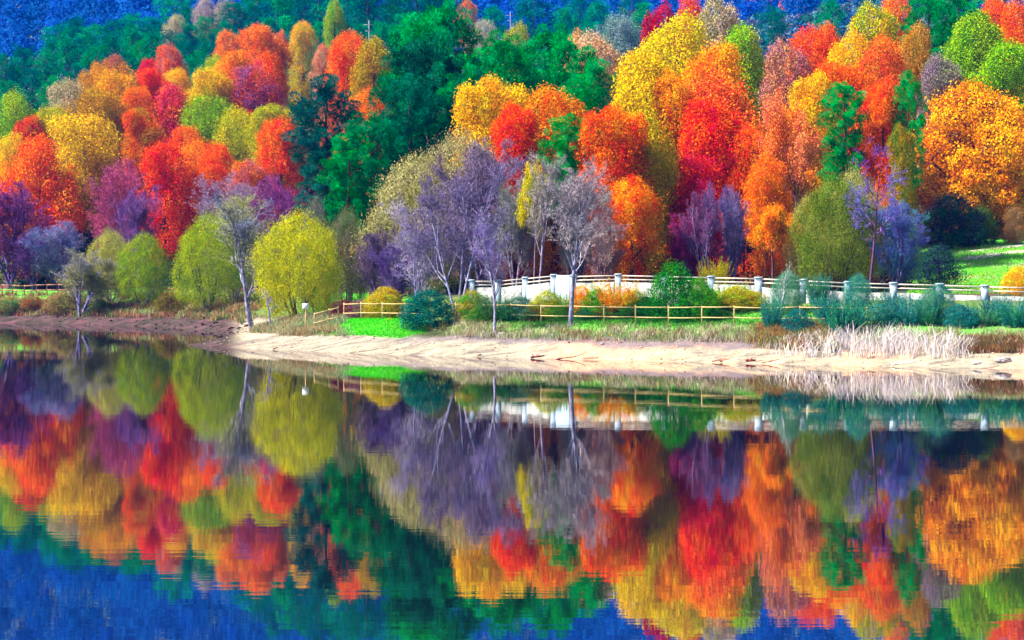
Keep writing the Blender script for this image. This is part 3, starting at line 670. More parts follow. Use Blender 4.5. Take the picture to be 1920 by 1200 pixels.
# ------------------------------------------------------------------ autumn trees on the slope: kind, cx, top, half width, distance, colours, label
plant('willow', 650, 392, 46, 139, (.16, .2, .08), (.2, .2, .14), 'dark grey-olive thicket between the yellow willow bush and the green pines', None, (.1, .08, .12), variant=0)
plant('willow', 592, 372, 40, 142, (.2, .22, .14), (.16, .2, .2), 'grey-green thicket behind the yellow willow bush', None, (.1, .08, .12), variant=2)
plant('haze', 705, 425, 42, 135, (.14, .1, .24), (.2, .14, .24), 'dusky violet thicket left of the low bluish bare tree', None, VIO, name='bare_bush')
plant('haze', 745, 455, 44, 129, (.2, .16, .42), (.12, .07, .3), 'dark violet thicket under the big grey-olive willow', None, VIO, name='bare_bush')
T = [
 ('maple', 922, 150, 70, 146, YO, YE, 'golden yellow dome above the pale olive willow'),
 ('maple', 965, 195, 45, 142, RO, RED, 'scarlet crown between the two golden domes'),
 ('maple', 1038, 166, 60, 143, YO, ORG, 'amber dome left of the small bright pine'),
 ('tall', 1150, 203, 62, 135, ORG, RO, 'orange and red column left of the yellow-green one'),
 ('tall', 1205, 205, 62, 137, (.7, .5, .02), YG, 'tall yellow-green tree right of the orange column'),
 ('tall', 1185, 330, 48, 130, YO, RO, 'lower amber and red tree behind the white wall'),
 ('maple', 1215, 98, 78, 150, YE, (.6, .4, .02), 'large yellow crown above the scarlet tree'),
 ('maple', 1262, 135, 42, 148, RO, YO, 'red-orange crown in front of the large yellow one'),
 ('maple', 1345, 138, 102, 151, SAL, PK, 'broad salmon pink crown right of the red-orange one'),
 ('tall', 1338, 185, 76, 145, RO, RED, 'tall scarlet tree below the broad salmon crown'),
 ('maple', 1300, 290, 58, 138, RED, MAG, 'crimson crown low in front of the tall scarlet tree'),
 ('tall', 1410, 235, 40, 143, RO, SAL, 'red tree between the scarlet and the sparse salmon tree'),
 ('maple', 1330, 85, 72, 160, YO, ORG, 'yellow-orange crown above the broad salmon crown'),
 ('maple', 1268, 30, 68, 176, YE, (.6, .55, .02), 'bright yellow crown near the top, right of the maroon one'),
 ('maple', 1345, -5, 42, 190, OLI, PALE, 'olive grey tree at the top edge beside the blue thicket'),
 ('tall', 1240, 12, 40, 185, MAG, MAR, 'maroon tree left of the bright yellow crown'),
 ('maple', 1295, -10, 32, 195, RO, PK, 'red crown at the top edge above the bright yellow one'),
 ('maple', 1388, 48, 52, 176, (.5, .55, .03), LIME, 'yellow-green crown left of the mauve dome'),
 ('maple', 1475, 78, 48, 164, (.5, .22, .26), (.6, .28, .1), 'mauve brown dome between yellow-green and scarlet trees'),
 ('sparse', 1498, 172, 76, 139, SAL, (.85, .3, .16), 'sparse salmon tree with its dark limbs showing'),
 ('tall', 1437, 290, 42, 134, ORG, SAL, 'orange tree below the sparse salmon tree'),
 ('sparse', 1450, 385, 42, 128, ORG, YO, 'thin orange tree with pale trunk behind the broad pillar'),
 ('maple', 1525, 138, 46, 153, YE, YO, 'bright yellow crown left of the leaning bright pine'),
 ('maple', 1515, 52, 48, 182, RO, PK, 'red crown near the top, right of the blue thicket'),
 ('maple', 1552, 48, 38, 186, SAL, RO, 'salmon crown behind the lemon yellow one'),
 ('maple', 1592, 62, 40, 176, YE, YO, 'lemon yellow crown left of the pinkish crown'),
 ('maple', 1637, 8, 46, 192, (.75, .6, .02), YG, 'tall yellow-green crown near the top right of centre'),
 ('maple', 1655, 72, 52, 173, SAL, PK, 'pinkish crown below the tall yellow-green crown'),
 ('maple', 1600, 125, 66, 161, RO, ORG, 'red-orange crown below the lemon yellow one'),
 ('maple', 1560, 115, 40, 160, ORG, RO, 'orange crown right of the mauve dome'),
 ('maple', 1655, 150, 40, 155, RED, PK, 'deep red crown above the orange one'),
 ('tall', 1657, 160, 36, 149, RO, ORG, 'orange-red tree left of the slim green tree'),
 ('tall', 1716, 46, 34, 176, BR, (.6, .3, .08), 'brown pointed crown left of the tall pine'),
 ('maple', 1680, -20, 36, 205, ORG, SAL, 'orange crown at the top edge left of the tall pine'),
 ('maple', 1830, 26, 58, 182, LIME, (.3, .5, .03), 'lime crown right of the tall pine'),
 ('maple', 1882, 80, 66, 172, (.25, .5, .02), LIME, 'large lime green crown above the golden oak'),
 ('maple', 1765, 105, 42, 166, (.3, .22, .34), (.3, .32, .2), 'grey mauve crown above the golden oak'),
 ('oak', 1822, 160, 146, 164, YO, (.9, .28, .01), 'huge golden orange oak above the green field'),
 ('maple', 1885, 158, 50, 176, MAG, RO, 'dark red crown behind the golden oak'),
 ('maple', 1862, -6, 32, 206, ORG, RO, 'small orange crown at the top edge right of the lime one'),
 ('maple', 1910, 5, 36, 196, RO, ORG, 'red-orange crown in the top right corner'),
 ('tall', 1690, 235, 26, 146, (.12, .26, .02), BR, 'dull green tree behind the violet blue twigs'),
 ('maple', 1165, 28, 40, 345, (.2, .36, .34), (.25, .36, .42), 'round grey-blue tree left of the maroon one'),
 ('maple', 1112, 62, 58, 205, PALE, (.7, .4, .2), 'pale orange crown right of the big pines'),
 ('maple', 1080, 60, 25, 215, YO, PALE, 'small amber crown behind the big pines'),
 ('maple', 968, 45, 26, 250, YG, (.4, .4, .04), 'small yellow-green crown on the slope above the big pines'),
 ('maple', 75, 256, 74, 232, RO, ORG, 'large orange-red maple at the left edge'),
 ('maple', 28, 250, 34, 240, YO, YE, 'amber crown at the left edge behind the orange-red maple'),
 ('tall', 158, 215, 70, 240, (.85, .5, .02), YE, 'golden tree right of the large orange-red maple'),
 ('tall', 308, 266, 52, 227, RED, RO, 'deep red-orange maple in the middle of the left slope'),
 ('tall', 368, 262, 48, 233, ORG, YO, 'orange tree right of the deep red-orange maple'),
 ('tall', 400, 268, 36, 229, ORG, RO, 'flame orange tree above the lime willow bush'),
 ('maple', 355, 238, 36, 242, RO, ORG, 'small scarlet crown above the deep red-orange maple'),
 ('maple', 268, 203, 41, 247, RO, BR, 'red-brown dome right of the golden tree'),
 ('maple', 190, 163, 54, 256, BR, (.55, .35, .04), 'brown crown above the golden tree'),
 ('maple', 30, 173, 46, 264, (.4, .55, .02), LIME, 'lime crown at the left edge below the pines'),
 ('maple', 92, 200, 40, 252, (.6, .4, .02), YG, 'mustard crown left of the brown one'),
 ('maple', 55, 218, 28, 250, MAR, RO, 'dark red crown between the lime and amber ones'),
 ('tall', 388, 178, 55, 246, LIME, (.3, .45, .02), 'green tree in the middle of the left slope'),
 ('tall', 445, 203, 44, 242, (.7, .6, .02), YG, 'yellow tree right of the green one on the left slope'),
 ('tall', 508, 198, 44, 238, YG, (.6, .55, .02), 'yellow-green tree left of the dark teal pine'),
 ('tall', 528, 222, 44, 228, ORG, RED, 'orange-red tree touching the dark teal pine'),
 ('maple', 470, 300, 36, 224, SAL, (.6, .15, .2), 'pinkish tree above the mauve bare tree'),
 ('maple', 318, 158, 58, 259, MAG, PK, 'rose pink crown in the middle of the left slope'),
 ('maple', 262, 165, 36, 258, ORG, SAL, 'orange-pink crown left of the rose one'),
 ('maple', 288, 128, 36, 267, PK, RED, 'coral crown above the rose one'),
 ('maple', 225, 132, 46, 268, YO, (.7, .42, .03), 'amber crown above the red-brown dome'),
 ('maple', 182, 118, 28, 276, YO, BR, 'small ochre crown left of the russet peak'),
 ('tall', 216, 104, 28, 280, (.6, .2, .12), BR, 'russet pointed crown below the pines'),
 ('tall', 320, 85, 30, 278, (.65, .22, .2), PK, 'dusty pink pointed crown among the pines'),
 ('maple', 278, 110, 24, 280, MAG, RED, 'small dark red crown left of the dusty pink one'),
 ('maple', 330, 128, 28, 268, YO, YE, 'small amber crown right of the coral one'),
 ('maple', 398, 130, 42, 263, (.75, .42, .02), YE, 'ochre yellow crown above the green tree'),
 ('maple', 405, 104, 32, 272, YG, LIME, 'yellow-green crown left of the orange ones'),
 ('maple', 445, 98, 38, 269, ORG, YO, 'orange crown below the salmon group'),
 ('maple', 490, 48, 44, 282, (.9, .24, .06), SAL, 'large rust orange crown at the top of the left slope'),
 ('tall', 430, 58, 28, 286, (.75, .26, .1), SAL, 'salmon brown crown left of the large rust orange one'),
 ('maple', 497, 96, 34, 271, RO, ORG, 'orange-red crown below the large rust orange one'),
 ('maple', 478, 122, 46, 263, PK, PUR, 'mauve pink crown right of the ochre yellow one'),
 ('tall', 526, 58, 14, 290, (.7, .35, .25), SAL, 'slim pale pink tree right of the rust orange crown'),
 ('maple', 128, 150, 36, 272, PALE, (.45, .42, .2), 'pale grey-pink crown left of the amber one'),
 ('maple', 655, 60, 45, 240, ORG, RO, 'orange crown on the slope left of the big pines'),
 ('maple', 702, 74, 42, 233, (.5, .4, .03), BR, 'olive brown crown right of the orange one'),
 ('maple', 683, 168, 42, 200, SAL, ORG, 'salmon orange crown between the pines'),
 ('maple', 475, 205, 24, 262, PK, SAL, 'small coral crown behind the yellow tree'),
 ('maple', 606, 84, 20, 300, PK, PALE, 'small pinkish crown left of the orange one'),
 ('tall', 568, 40, 26, 335, (.6, .55, .03), YO, 'yellow and orange tree on the ridge'),
 ('tall', 628, 2, 20, 345, LIME, YG, 'bright yellow-green pointed tree at the top edge'),
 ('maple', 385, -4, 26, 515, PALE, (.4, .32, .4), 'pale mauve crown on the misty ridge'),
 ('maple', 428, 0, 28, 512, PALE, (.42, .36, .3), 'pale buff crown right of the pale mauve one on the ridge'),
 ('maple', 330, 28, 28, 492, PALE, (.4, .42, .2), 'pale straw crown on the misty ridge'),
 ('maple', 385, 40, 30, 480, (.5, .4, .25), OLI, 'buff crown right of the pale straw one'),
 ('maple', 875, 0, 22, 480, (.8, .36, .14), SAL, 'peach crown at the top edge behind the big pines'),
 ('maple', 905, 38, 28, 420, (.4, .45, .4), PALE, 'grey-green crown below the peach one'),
]
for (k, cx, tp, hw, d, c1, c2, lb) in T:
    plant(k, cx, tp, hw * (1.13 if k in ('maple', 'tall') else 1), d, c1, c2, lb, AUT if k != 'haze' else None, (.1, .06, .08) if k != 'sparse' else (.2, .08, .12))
P = [
 (612, 143, 64, 151, (.01, .130, .112), (.01, .097, .112), 'tall dark teal pine left of centre'), (695, 213, 60, 148, (.01, .195, .072), (.01, .234, .072), 'green pine right of the tall dark teal one'),
 (655, 250, 46, 143, (.01, .234, .064), PIN, 'lower green pine in front of the dark teal one'), (815, 12, 84, 166, (.01, .214, .056), PIN, 'tallest pine, reaching the top edge'),
 (800, 72, 80, 158, (.01, .175, .064), (.01, .130, .080), 'dense dark pine in front of the tallest one'), (770, 140, 48, 153, TEA, (.01, .130, .072), 'lower dark pine at the foot of the dense one'),
 (945, 72, 76, 158, PIN, (.01, .234, .048), 'broad green pine right of the dense dark pine'), (1040, 55, 74, 163, (.01, .253, .056), PIN, 'broad green pine left of the yellow crown, upper one'),
 (1112, 112, 56, 157, PIN, (.01, .234, .048), 'green pine below the pale orange crown'), (880, 130, 50, 153, PIN, (.01, .130, .056), 'green pine behind the golden yellow dome'),
 (1065, 216, 45, 137, (.01, .331, .032), PIN, 'small bright green pine between the golden trees'),
 (1582, 155, 42, 150, (.01, .331, .040), PIN, 'leaning bright green pine above the pale olive willow'), (1702, 135, 28, 148, (.04, .3, .03), PIN, 'slim green pine left of the golden oak'),
 (1742, -12, 46, 196, (.01, .234, .048), PIN, 'tall pine near the top right'), (1797, -30, 42, 203, (.01, .214, .064), PIN, 'pine at the top edge right of the tall one'),
 (1395, 375, 28, 136, NAVY, (.02, .1, .12), 'dark navy conifer beside the blue-violet bare trees'),
]
for (cx, tp, hw, d, c1, c2, lb) in P: plant('pine', cx, tp, hw * 1.18, d, c1, c2, lb, PG, (.12, .07, .08))
FP = {
  'lower': [(15, 150, 26, 300), (60, 128, 26, 305), (100, 140, 24, 300), (140, 118, 24, 305), (180, 85, 24, 320), (235, 95, 24, 310), (262, 75, 24, 320), (350, 78, 26, 310), (372, 95, 22, 300), (395, 62, 22, 330)],
  'middle': [(10, 100, 30, 380), (45, 85, 30, 400), (85, 92, 26, 390), (125, 68, 28, 400), (165, 62, 28, 410), (205, 60, 28, 400), (245, 45, 28, 415), (285, 58, 26, 400), (320, 55, 26, 410), (355, 40, 26, 400), (385, 30, 24, 420), (420, 40, 22, 380), (462, 52, 24, 360), (505, 32, 26, 375), (545, 70, 22, 350), (600, 40, 26, 360), (640, 30, 26, 370), (672, 44, 26, 350), (712, 38, 28, 355), (748, 26, 28, 365)],
  'upper': [(110, 45, 26, 500), (140, 30, 28, 505), (175, 45, 24, 500), (215, 35, 26, 500), (255, 25, 26, 505), (290, 35, 24, 500), (330, -25, 30, 560), (440, 0, 30, 480), (480, -45, 34, 490), (520, -85, 36, 480), (560, -80, 36, 470), (600, -105, 38, 460), (650, -100, 40, 430), (690, -85, 42, 420), (735, -110, 40, 430), (780, -115, 40, 440), (835, -100, 40, 430)],
  'right': [(925, 10, 26, 560), (1000, -12, 34, 420), (1055, 10, 26, 520), (1085, -15, 28, 560), (1120, 0, 30, 540), (1185, -15, 26, 450), (1205, 5, 24, 420), (1450, 10, 26, 430), (1560, -5, 26, 420)],
}
ORD = ['first', 'second', 'third', 'fourth', 'fifth', 'sixth', 'seventh', 'eighth', 'ninth', 'tenth', 'eleventh', 'twelfth', 'thirteenth', 'fourteenth', 'fifteenth', 'sixteenth', 'seventeenth', 'eighteenth', 'nineteenth', 'twentieth']
WH = {'lower': 'lowest row behind the autumn trees', 'middle': 'middle row on the misty slope', 'upper': 'top row on the misty ridge',
      'right': 'row at the top edge right of the big pines'}
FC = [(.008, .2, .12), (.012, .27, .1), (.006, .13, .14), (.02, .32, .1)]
for row, L_ in FP.items():
    for k, (cx, tp, hw, d) in enumerate(L_):
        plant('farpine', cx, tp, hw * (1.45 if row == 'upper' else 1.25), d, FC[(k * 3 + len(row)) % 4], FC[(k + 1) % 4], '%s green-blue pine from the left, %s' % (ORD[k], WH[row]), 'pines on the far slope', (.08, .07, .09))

# ------------------------------------------------------------------ undergrowth and far forest, too many to count
def clump_mass(name, P, R, Hh, colr, per, leaf, seed, label, cat, var=(.6, 1.35), mat=None):
    q = np.random.RandomState(seed); n = len(P); li = np.repeat(np.arange(n), per); m_ = len(li)
    dr = unit(q.normal(0, 1, (m_, 3))); dr[:, 2] = np.abs(dr[:, 2])
    lump = 1 + .25 * np.sin(dr[:, 0] * 5 + li) * np.cos(dr[:, 1] * 6 + li * 2)
    C = P[li] + dr * np.stack([R[li], R[li], Hh[li]], 1) * (q.uniform(.6, 1.05, m_) * lump)[:, None]
    Lf = (leaf[li] * q.uniform(.6, 1.3, m_))[:, None]
    nn = unit(dr + q.normal(0, .7, (m_, 3))); t = unit(np.cross(nn, q.normal(0, 1, (m_, 3)))); b = np.cross(nn, t)
    V, Fq = quads(C, t * Lf, b * Lf * .6)
    c = colr[li] * q.uniform(*var, (m_, 1))
    o = link(name, mesh_from(name, V, Fq, cols=('FACE', np.clip(c, 0, 1))), mat or M_TONE)
    return tag(o, label, cat, None, 'stuff')
q = np.random.RandomState(21)
# undergrowth on the slope
nn_ = 9000
d = q.uniform(123 ** .6, 420 ** .6, nn_) ** (1 / .6); px = q.uniform(-150, 2070, nn_); x = X(px, d); s = sdist(x, d)
ok = (s > 17) & ~((px > 1700) & (d < 162)) & ~((px > 1900) & (d < 165)); d, px, x, s = d[ok], px[ok], x[ok], s[ok]
z = ground(x, d); R = q.uniform(.6, 1.6, len(d)) * np.interp(d, [120, 200, 420], [.7, 1.2, 2]); Hh = R * q.uniform(.6, 1.1, len(d))
pal = np.array([(.02, .12, .03), (.04, .18, .06), (.2, .05, .03), (.3, .12, .02), (.06, .16, .12), (.12, .05, .16), (.2, .2, .04), (.35, .05, .03)])
pn = fbm(x * .05, d * .05) + q.normal(0, .08, len(d)); ci = np.clip(((pn - .25) * 2 * len(pal)).astype(int), 0, len(pal) - 1)
cc = pal[ci] * .55; cc = np.where((d > 255)[:, None], pal[np.array([0, 1, 4, 0, 4, 1, 0, 4])[ci]] * 1.1, cc)
clump_mass('undergrowth', np.stack([x, d, z], 1), R, Hh, cc, 60, np.interp(d, [120, 420], [.14, .42]), 22, 'mixed scrub and leaf litter plants between the trunks on the slope', 'undergrowth')
# slope right of centre: blue scrub in the upper middle
nn_ = 5000
d = q.uniform(380, 700, nn_); px = q.uniform(-200, 2100, nn_); x = X(px, d); z = ground(x, d); R = q.uniform(1.5, 3.6, nn_)
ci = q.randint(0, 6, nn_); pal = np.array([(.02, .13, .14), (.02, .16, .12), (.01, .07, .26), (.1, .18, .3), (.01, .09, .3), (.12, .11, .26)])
clump_mass('hillside_scrub', np.stack([x, d, z], 1), R, R * q.uniform(.6, 1.2, nn_), pal[ci], 60, np.full(nn_, .65), 23, 'low green-blue scrub covering the misty slopes at the top', 'scrub')
# forest on the far mountain, the blue of the haze painted into its colours
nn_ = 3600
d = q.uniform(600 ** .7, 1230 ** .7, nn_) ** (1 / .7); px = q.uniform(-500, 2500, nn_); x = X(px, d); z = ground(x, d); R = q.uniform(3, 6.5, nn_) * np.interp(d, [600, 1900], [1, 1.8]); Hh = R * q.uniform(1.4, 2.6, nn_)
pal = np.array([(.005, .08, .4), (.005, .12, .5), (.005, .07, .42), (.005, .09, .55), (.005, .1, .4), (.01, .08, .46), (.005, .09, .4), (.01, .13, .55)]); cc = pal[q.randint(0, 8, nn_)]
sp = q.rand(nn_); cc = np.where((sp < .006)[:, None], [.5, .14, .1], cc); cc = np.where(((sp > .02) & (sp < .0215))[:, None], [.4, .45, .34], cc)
clump_mass('far_forest', np.stack([x, d, z], 1), R, Hh, cc, 230, R * .15, 24, 'dense conifer forest painted haze blue on the far mountain', 'forest', (.85, 1.15), tone_mat('haze_blue_needles', .45))

# ------------------------------------------------------------------ grass, reeds, stones
def blades(name, x, y, hgt, wid, cols_, seed, label, cat, lean=.25, base=None):
    q = np.random.RandomState(seed); n = len(x); z = ground(x, y) - .02
    a = q.uniform(0, 6.28, n); B = np.stack([np.cos(a), np.sin(a), a * 0], 1) * wid[:, None]
    P = np.stack([x, y, z], 1); mid = P + np.stack([q.normal(0, lean * .35, n) * hgt, q.normal(0, lean * .35, n) * hgt, hgt * .55], 1)
    tip = mid + np.stack([q.normal(0, lean, n) * hgt, q.normal(0, lean, n) * hgt, hgt * q.uniform(.2, .5, n)], 1)
    V = np.stack([P - B, P + B, mid + B * .8, mid - B * .8, tip + B * .2, tip - B * .2], 1).reshape(-1, 3)
    b0 = (np.arange(n) * 6)[:, None]; Fq = np.concatenate([b0 + [0, 1, 2, 3], b0 + [3, 2, 4, 5]])
    c = np.tile(cols_ * q.uniform(.65, 1.3, (n, 1)), (2, 1))
    return tag(link(name, mesh_from(name, V, Fq, cols=('FACE', np.clip(c, 0, 1))), M_TONE), label, cat, None, 'stuff')
def scatter(n, px0, px1, d0, d1, s0, s1, seed, clump=0):
    q = np.random.RandomState(seed)
    if clump:
        k = max(1, n // clump); px = q.uniform(px0, px1, k); dd = q.uniform(d0, d1, k); x = X(px, dd); r = q.uniform(.15, .45, k)
        i = np.repeat(np.arange(k), clump); x = x[i] + q.normal(0, 1, len(i)) * r[i]; y = dd[i] + q.normal(0, 1, len(i)) * r[i]; cid = i
    else:
        px = q.uniform(px0, px1, n); y = q.uniform(d0, d1, n); x = X(px, y); cid = np.arange(n)
    s = sdist(x, y); ok = (s > s0) & (s < s1)
    return x[ok], y[ok], cid[ok], q
x, y, cid, q = scatter(90000, 830, 2000, 98, 120, 3.6, 6.4, 31, 45)
pal = np.array([(.5, .48, .32), (.4, .42, .26), (.3, .26, .12), (.24, .32, .12), (.46, .4, .34), (.3, .2, .12)]); c = pal[(cid * 7) % 6]
blades('dry_grass', x, y, q.uniform(.18, .5, len(x)), q.uniform(.01, .022, len(x)), c, 32, 'dry grey-green grass fringe between the rail fence and the sand', 'grass')
x, y, cid, q = scatter(60000, 880, 1680, 104, 125, 6.2, 12, 33)
blades('green_grass', x, y, q.uniform(.08, .25, len(x)), q.uniform(.012, .025, len(x)), np.array([(.06, .3, .03), (.12, .4, .03), (.03, .2, .03)])[cid % 3], 34, 'dark green grass under the rail fence', 'grass')
x, y, cid, q = scatter(70000, 560, 800, 118, 140, 3.4, 13, 35)
blades('lawn_grass', x, y, q.uniform(.04, .13, len(x)), q.uniform(.015, .03, len(x)), np.array([(.06, .62, .01), (.1, .7, .01), (.05, .5, .02)])[cid % 3], 36, 'vivid green lawn grass on the spit beside the sign', 'grass')
x, y, cid, q = scatter(26000, 475, 640, 118, 135, 3.0, 9, 37, 60)
blades('tussock_grass', x, y, q.uniform(.2, .55, len(x)), q.uniform(.01, .022, len(x)), np.array([(.42, .36, .2), (.3, .4, .24), (.4, .28, .16)])[cid % 3], 38, 'straw coloured tussocks at the tip of the green spit', 'grass')
x, y, cid, q = scatter(60000, -150, 480, 165, 206, 2.6, 12, 39, 40)
blades('bank_grass', x, y, q.uniform(.25, .7, len(x)), q.uniform(.02, .04, len(x)), np.array([(.3, .14, .08), (.36, .34, .16), (.2, .3, .1), (.4, .2, .12)])[cid % 4], 40, 'rusty and olive grass on the far left bank', 'grass')
x, y, cid, q = scatter(50000, 1700, 2150, 118, 160, 12, 60, 41)
blades('field_grass', x, y, q.uniform(.06, .2, len(x)), q.uniform(.02, .04, len(x)), np.array([(.12, .6, .02), (.2, .62, .03), (.3, .42, .15)])[cid % 3], 42, 'short bright grass on the sloping field at right', 'grass')
x, y, cid, q = scatter(6500, 1440, 1825, 98, 106, 1.4, 4.0, 43, 16)
keep = q.rand(len(x)) < np.clip((960 + x * F / y - 1400) / 150, .2, 1); x, y, cid = x[keep], y[keep], cid[keep]
hmax = np.interp(960 + x * F / y, [1440, 1530, 1560, 1780, 1815], [.75, .95, 1.4, 1.35, .7])
blades('reeds', x, y, q.uniform(.35, 1.05, len(x)) * hmax, q.uniform(.011, .024, len(x)), np.array([(.82, .78, .84), (.7, .66, .78), (.85, .76, .66)])[cid % 3], 44, 'bleached white dead reeds standing along the right shore', 'reeds', lean=.3)
x, y, cid, q = scatter(12000, 1805, 2000, 98, 106, 2.6, 4.8, 45, 90)
blades('brown_sedge', x, y, q.uniform(.2, .5, len(x)), q.uniform(.012, .022, len(x)), np.array([(.2, .09, .04), (.14, .12, .05), (.28, .13, .06)])[cid % 3], 46, 'low reddish brown sedge right of the white reeds', 'sedge')
x, y, cid, q = scatter(16000, 1430, 1560, 101, 110, 2.6, 6.5, 47, 70)
blades('brown_tufts', x, y, q.uniform(.3, .7, len(x)), q.uniform(.012, .022, len(x)), np.array([(.3, .16, .06), (.12, .22, .04), (.36, .22, .1)])[cid % 3], 48, 'brown and green grass tufts left of the white reeds', 'grass')
def fallen(x, y, seed, label):
    q = np.random.RandomState(seed); n = len(x); P = np.stack([x, y, ground(x, y) + .05], 1)
    V, Fq = leaf_quads(P, np.tile([0, 0, 1.], (n, 1)), .09, .06, .5, 0, seed)
    pal = np.array([(.9, .3, .02), (.8, .08, .02), (.85, .55, .05), (.35, .15, .05)]); c = pal[q.randint(0, 4, n)]
    tag(link('fallen_leaves', mesh_from('fallen_leaves', V, Fq, cols=('FACE', c)), M_TONE), label, 'leaves', None, 'stuff')
x, y, cid, q = scatter(2600, 1700, 2100, 120, 160, 12, 60, 61); k_ = fbm(x * .3, y * .3) > .47; fallen(x[k_], y[k_], 62, 'orange and brown leaves fallen on the sloping field')
x, y, cid, q = scatter(1500, 560, 1600, 105, 135, 3.4, 12, 63); k_ = fbm(x * .3, y * .3) > .45; fallen(x[k_], y[k_], 64, 'fallen leaves on the grass along the rail fence')
# pebbles, twigs and broken bits lying on the shore
def pebbles(name, x, y, size, cols_, seed, label, flat=.5):
    q = np.random.RandomState(seed); n = len(x); z = ground(x, y) + size * .1
    ico = np.array([(0, 0, 1), (.89, 0, .45), (.28, .85, .45), (-.72, .53, .45), (-.72, -.53, .45), (.28, -.85, .45), (.72, .53, -.45), (-.28, .85, -.45), (-.89, 0, -.45), (-.28, -.85, -.45), (.72, -.53, -.45), (0, 0, -1)])
    fi = np.array([(0, 1, 2), (0, 2, 3), (0, 3, 4), (0, 4, 5), (0, 5, 1), (1, 6, 2), (2, 7, 3), (3, 8, 4), (4, 9, 5), (5, 10, 1), (2, 6, 7), (3, 7, 8), (4, 8, 9), (5, 9, 10), (1, 10, 6), (6, 11, 7), (7, 11, 8), (8, 11, 9), (9, 11, 10), (10, 11, 6)])
    V = ico[None] * size[:, None, None] * q.uniform(.6, 1.4, (n, 1, 3)) * [1, 1, flat] * q.uniform(.8, 1.2, (n, 12, 1)) + np.stack([x, y, z], 1)[:, None]
    Fq = (np.arange(n) * 12)[:, None, None] + fi
    return tag(link(name, mesh_from(name, V.reshape(-1, 3), Fq.reshape(-1, 3), cols=('FACE', np.repeat(cols_, 20, 0))), M_TONE), label, 'stones', None, 'stuff')
x, y, cid, q = scatter(3200, -100, 480, 130, 195, .1, 4.5, 51)
pebbles('bank_stones', x, y, q.gamma(1.6, .04, len(x)) + .02, np.array([(.16, .13, .16), (.06, .04, .05), (.02, .01, .015), (.08, .05, .045)])[cid % 4], 52, 'grey and reddish stones strewn over the left mud bank')
x, y, cid, q = scatter(9000, 380, 2100, 96, 130, .1, 5.5, 53)
keep = q.rand(len(x)) < .5; x, y, cid = x[keep], y[keep], cid[keep]
pebbles('beach_pebbles', x, y, q.gamma(2, .016, len(x)) + .012, np.array([(.7, .66, .62), (.4, .33, .36), (.15, .08, .08), (.6, .4, .3)])[cid % 4], 54, 'small pebbles and debris scattered along the sandy shore')

# ------------------------------------------------------------------ post and rail fences
def rail_fence(name, posts, heights, rails, mat, label, d_rng, post_r=.05, rail_r=.035, px_extra=None, group=None):
    """posts: (px, base row). Returns the fence with each post and rail its own part"""
    pts = []
    for (px, py) in posts:
        d = find_ground(px, py, *d_rng) if not isinstance(py, float) else py
        x = X(px, d); pts.append(np.array([x, d, gz(x, d)]))
    for i in range(1, len(pts) - 1):          # keep the line straight-ish
        pts[i][1] = .5 * pts[i][1] + .25 * (pts[i - 1][1] + pts[i + 1][1])
    for i, p_ in enumerate(pts):
        p_[0] = X(posts[i][0], p_[1]); p_[2] = gz(p_[0], p_[1])
    root = empty(name, tuple(pts[0])); tag(root, label, 'fence', group)
    o0 = pts[0]
    for p_ in pts:
        hh = heights * random.uniform(.97, 1.04); l_ = random.uniform(-.015, .015)
        me_ = MB().tube([p_ - o0 + [0, 0, -.25], p_ - o0 + [l_, 0, hh - .02], p_ - o0 + [l_, 0, hh]], [post_r, post_r * .95, post_r * .75], 8).mesh('post', True)
        link('post', me_, mat, root)
    for a, b_ in zip(pts[:-1], pts[1:]):
        for r_ in rails:
            j = random.uniform(-.02, .02)
            off = np.array([0, -post_r * .9, 0])
            mid = (a + b_) / 2 - o0 + off + [0, 0, r_ - .012 + j * .5]
            link('rail', MB().tube([a - o0 + off + [-.03, 0, r_], mid, b_ - o0 + off + [.03, 0, r_ + j]], rail_r, 7).mesh('rail', True), mat, root)
    return root
rail_fence('rail_fence', [(645, 600), (677, 600), (717, 598), (760, 600), (805, 602), (855, 602), (902, 603), (958, 604), (1015, 605), (1073, 606), (1133, 607), (1192, 608), (1254, 609), (1316, 609), (1377, 609), (1440, 610), (1500, 611), (1560, 612), (1625, 613)],
           1.12, (.42, 1.02), M_FENCE, 'long pale wooden two-rail fence running behind the dark teal bush', (106, 132))
rail_fence('rail_fence', [(590, 602), (617, 598), (634, 598)], 1.12, (.42, 1.02), M_FENCE, 'short two-rail fence section just right of the white sign', (118, 126))
rail_fence('rail_fence', [(515, 594), (528, 594), (542, 595), (556, 596)], 1.05, (.25, .6, .95), M_FENCE_RED, 'reddish three-rail fence between the bluish stump and the sign', (120, 140))
rail_fence('rail_fence', [(-40, 542), (-18, 543), (4, 543), (24, 544), (46, 544), (68, 545), (88, 546), (110, 547), (132, 549), (155, 551), (178, 553), (200, 555), (222, 557), (244, 558), (266, 559), (290, 560), (315, 561), (340, 562)],
           1.15, (.5, 1.05), M_FENCE_BROWN, 'brown two-rail fence along the far left bank', (180, 204), .07, .055)

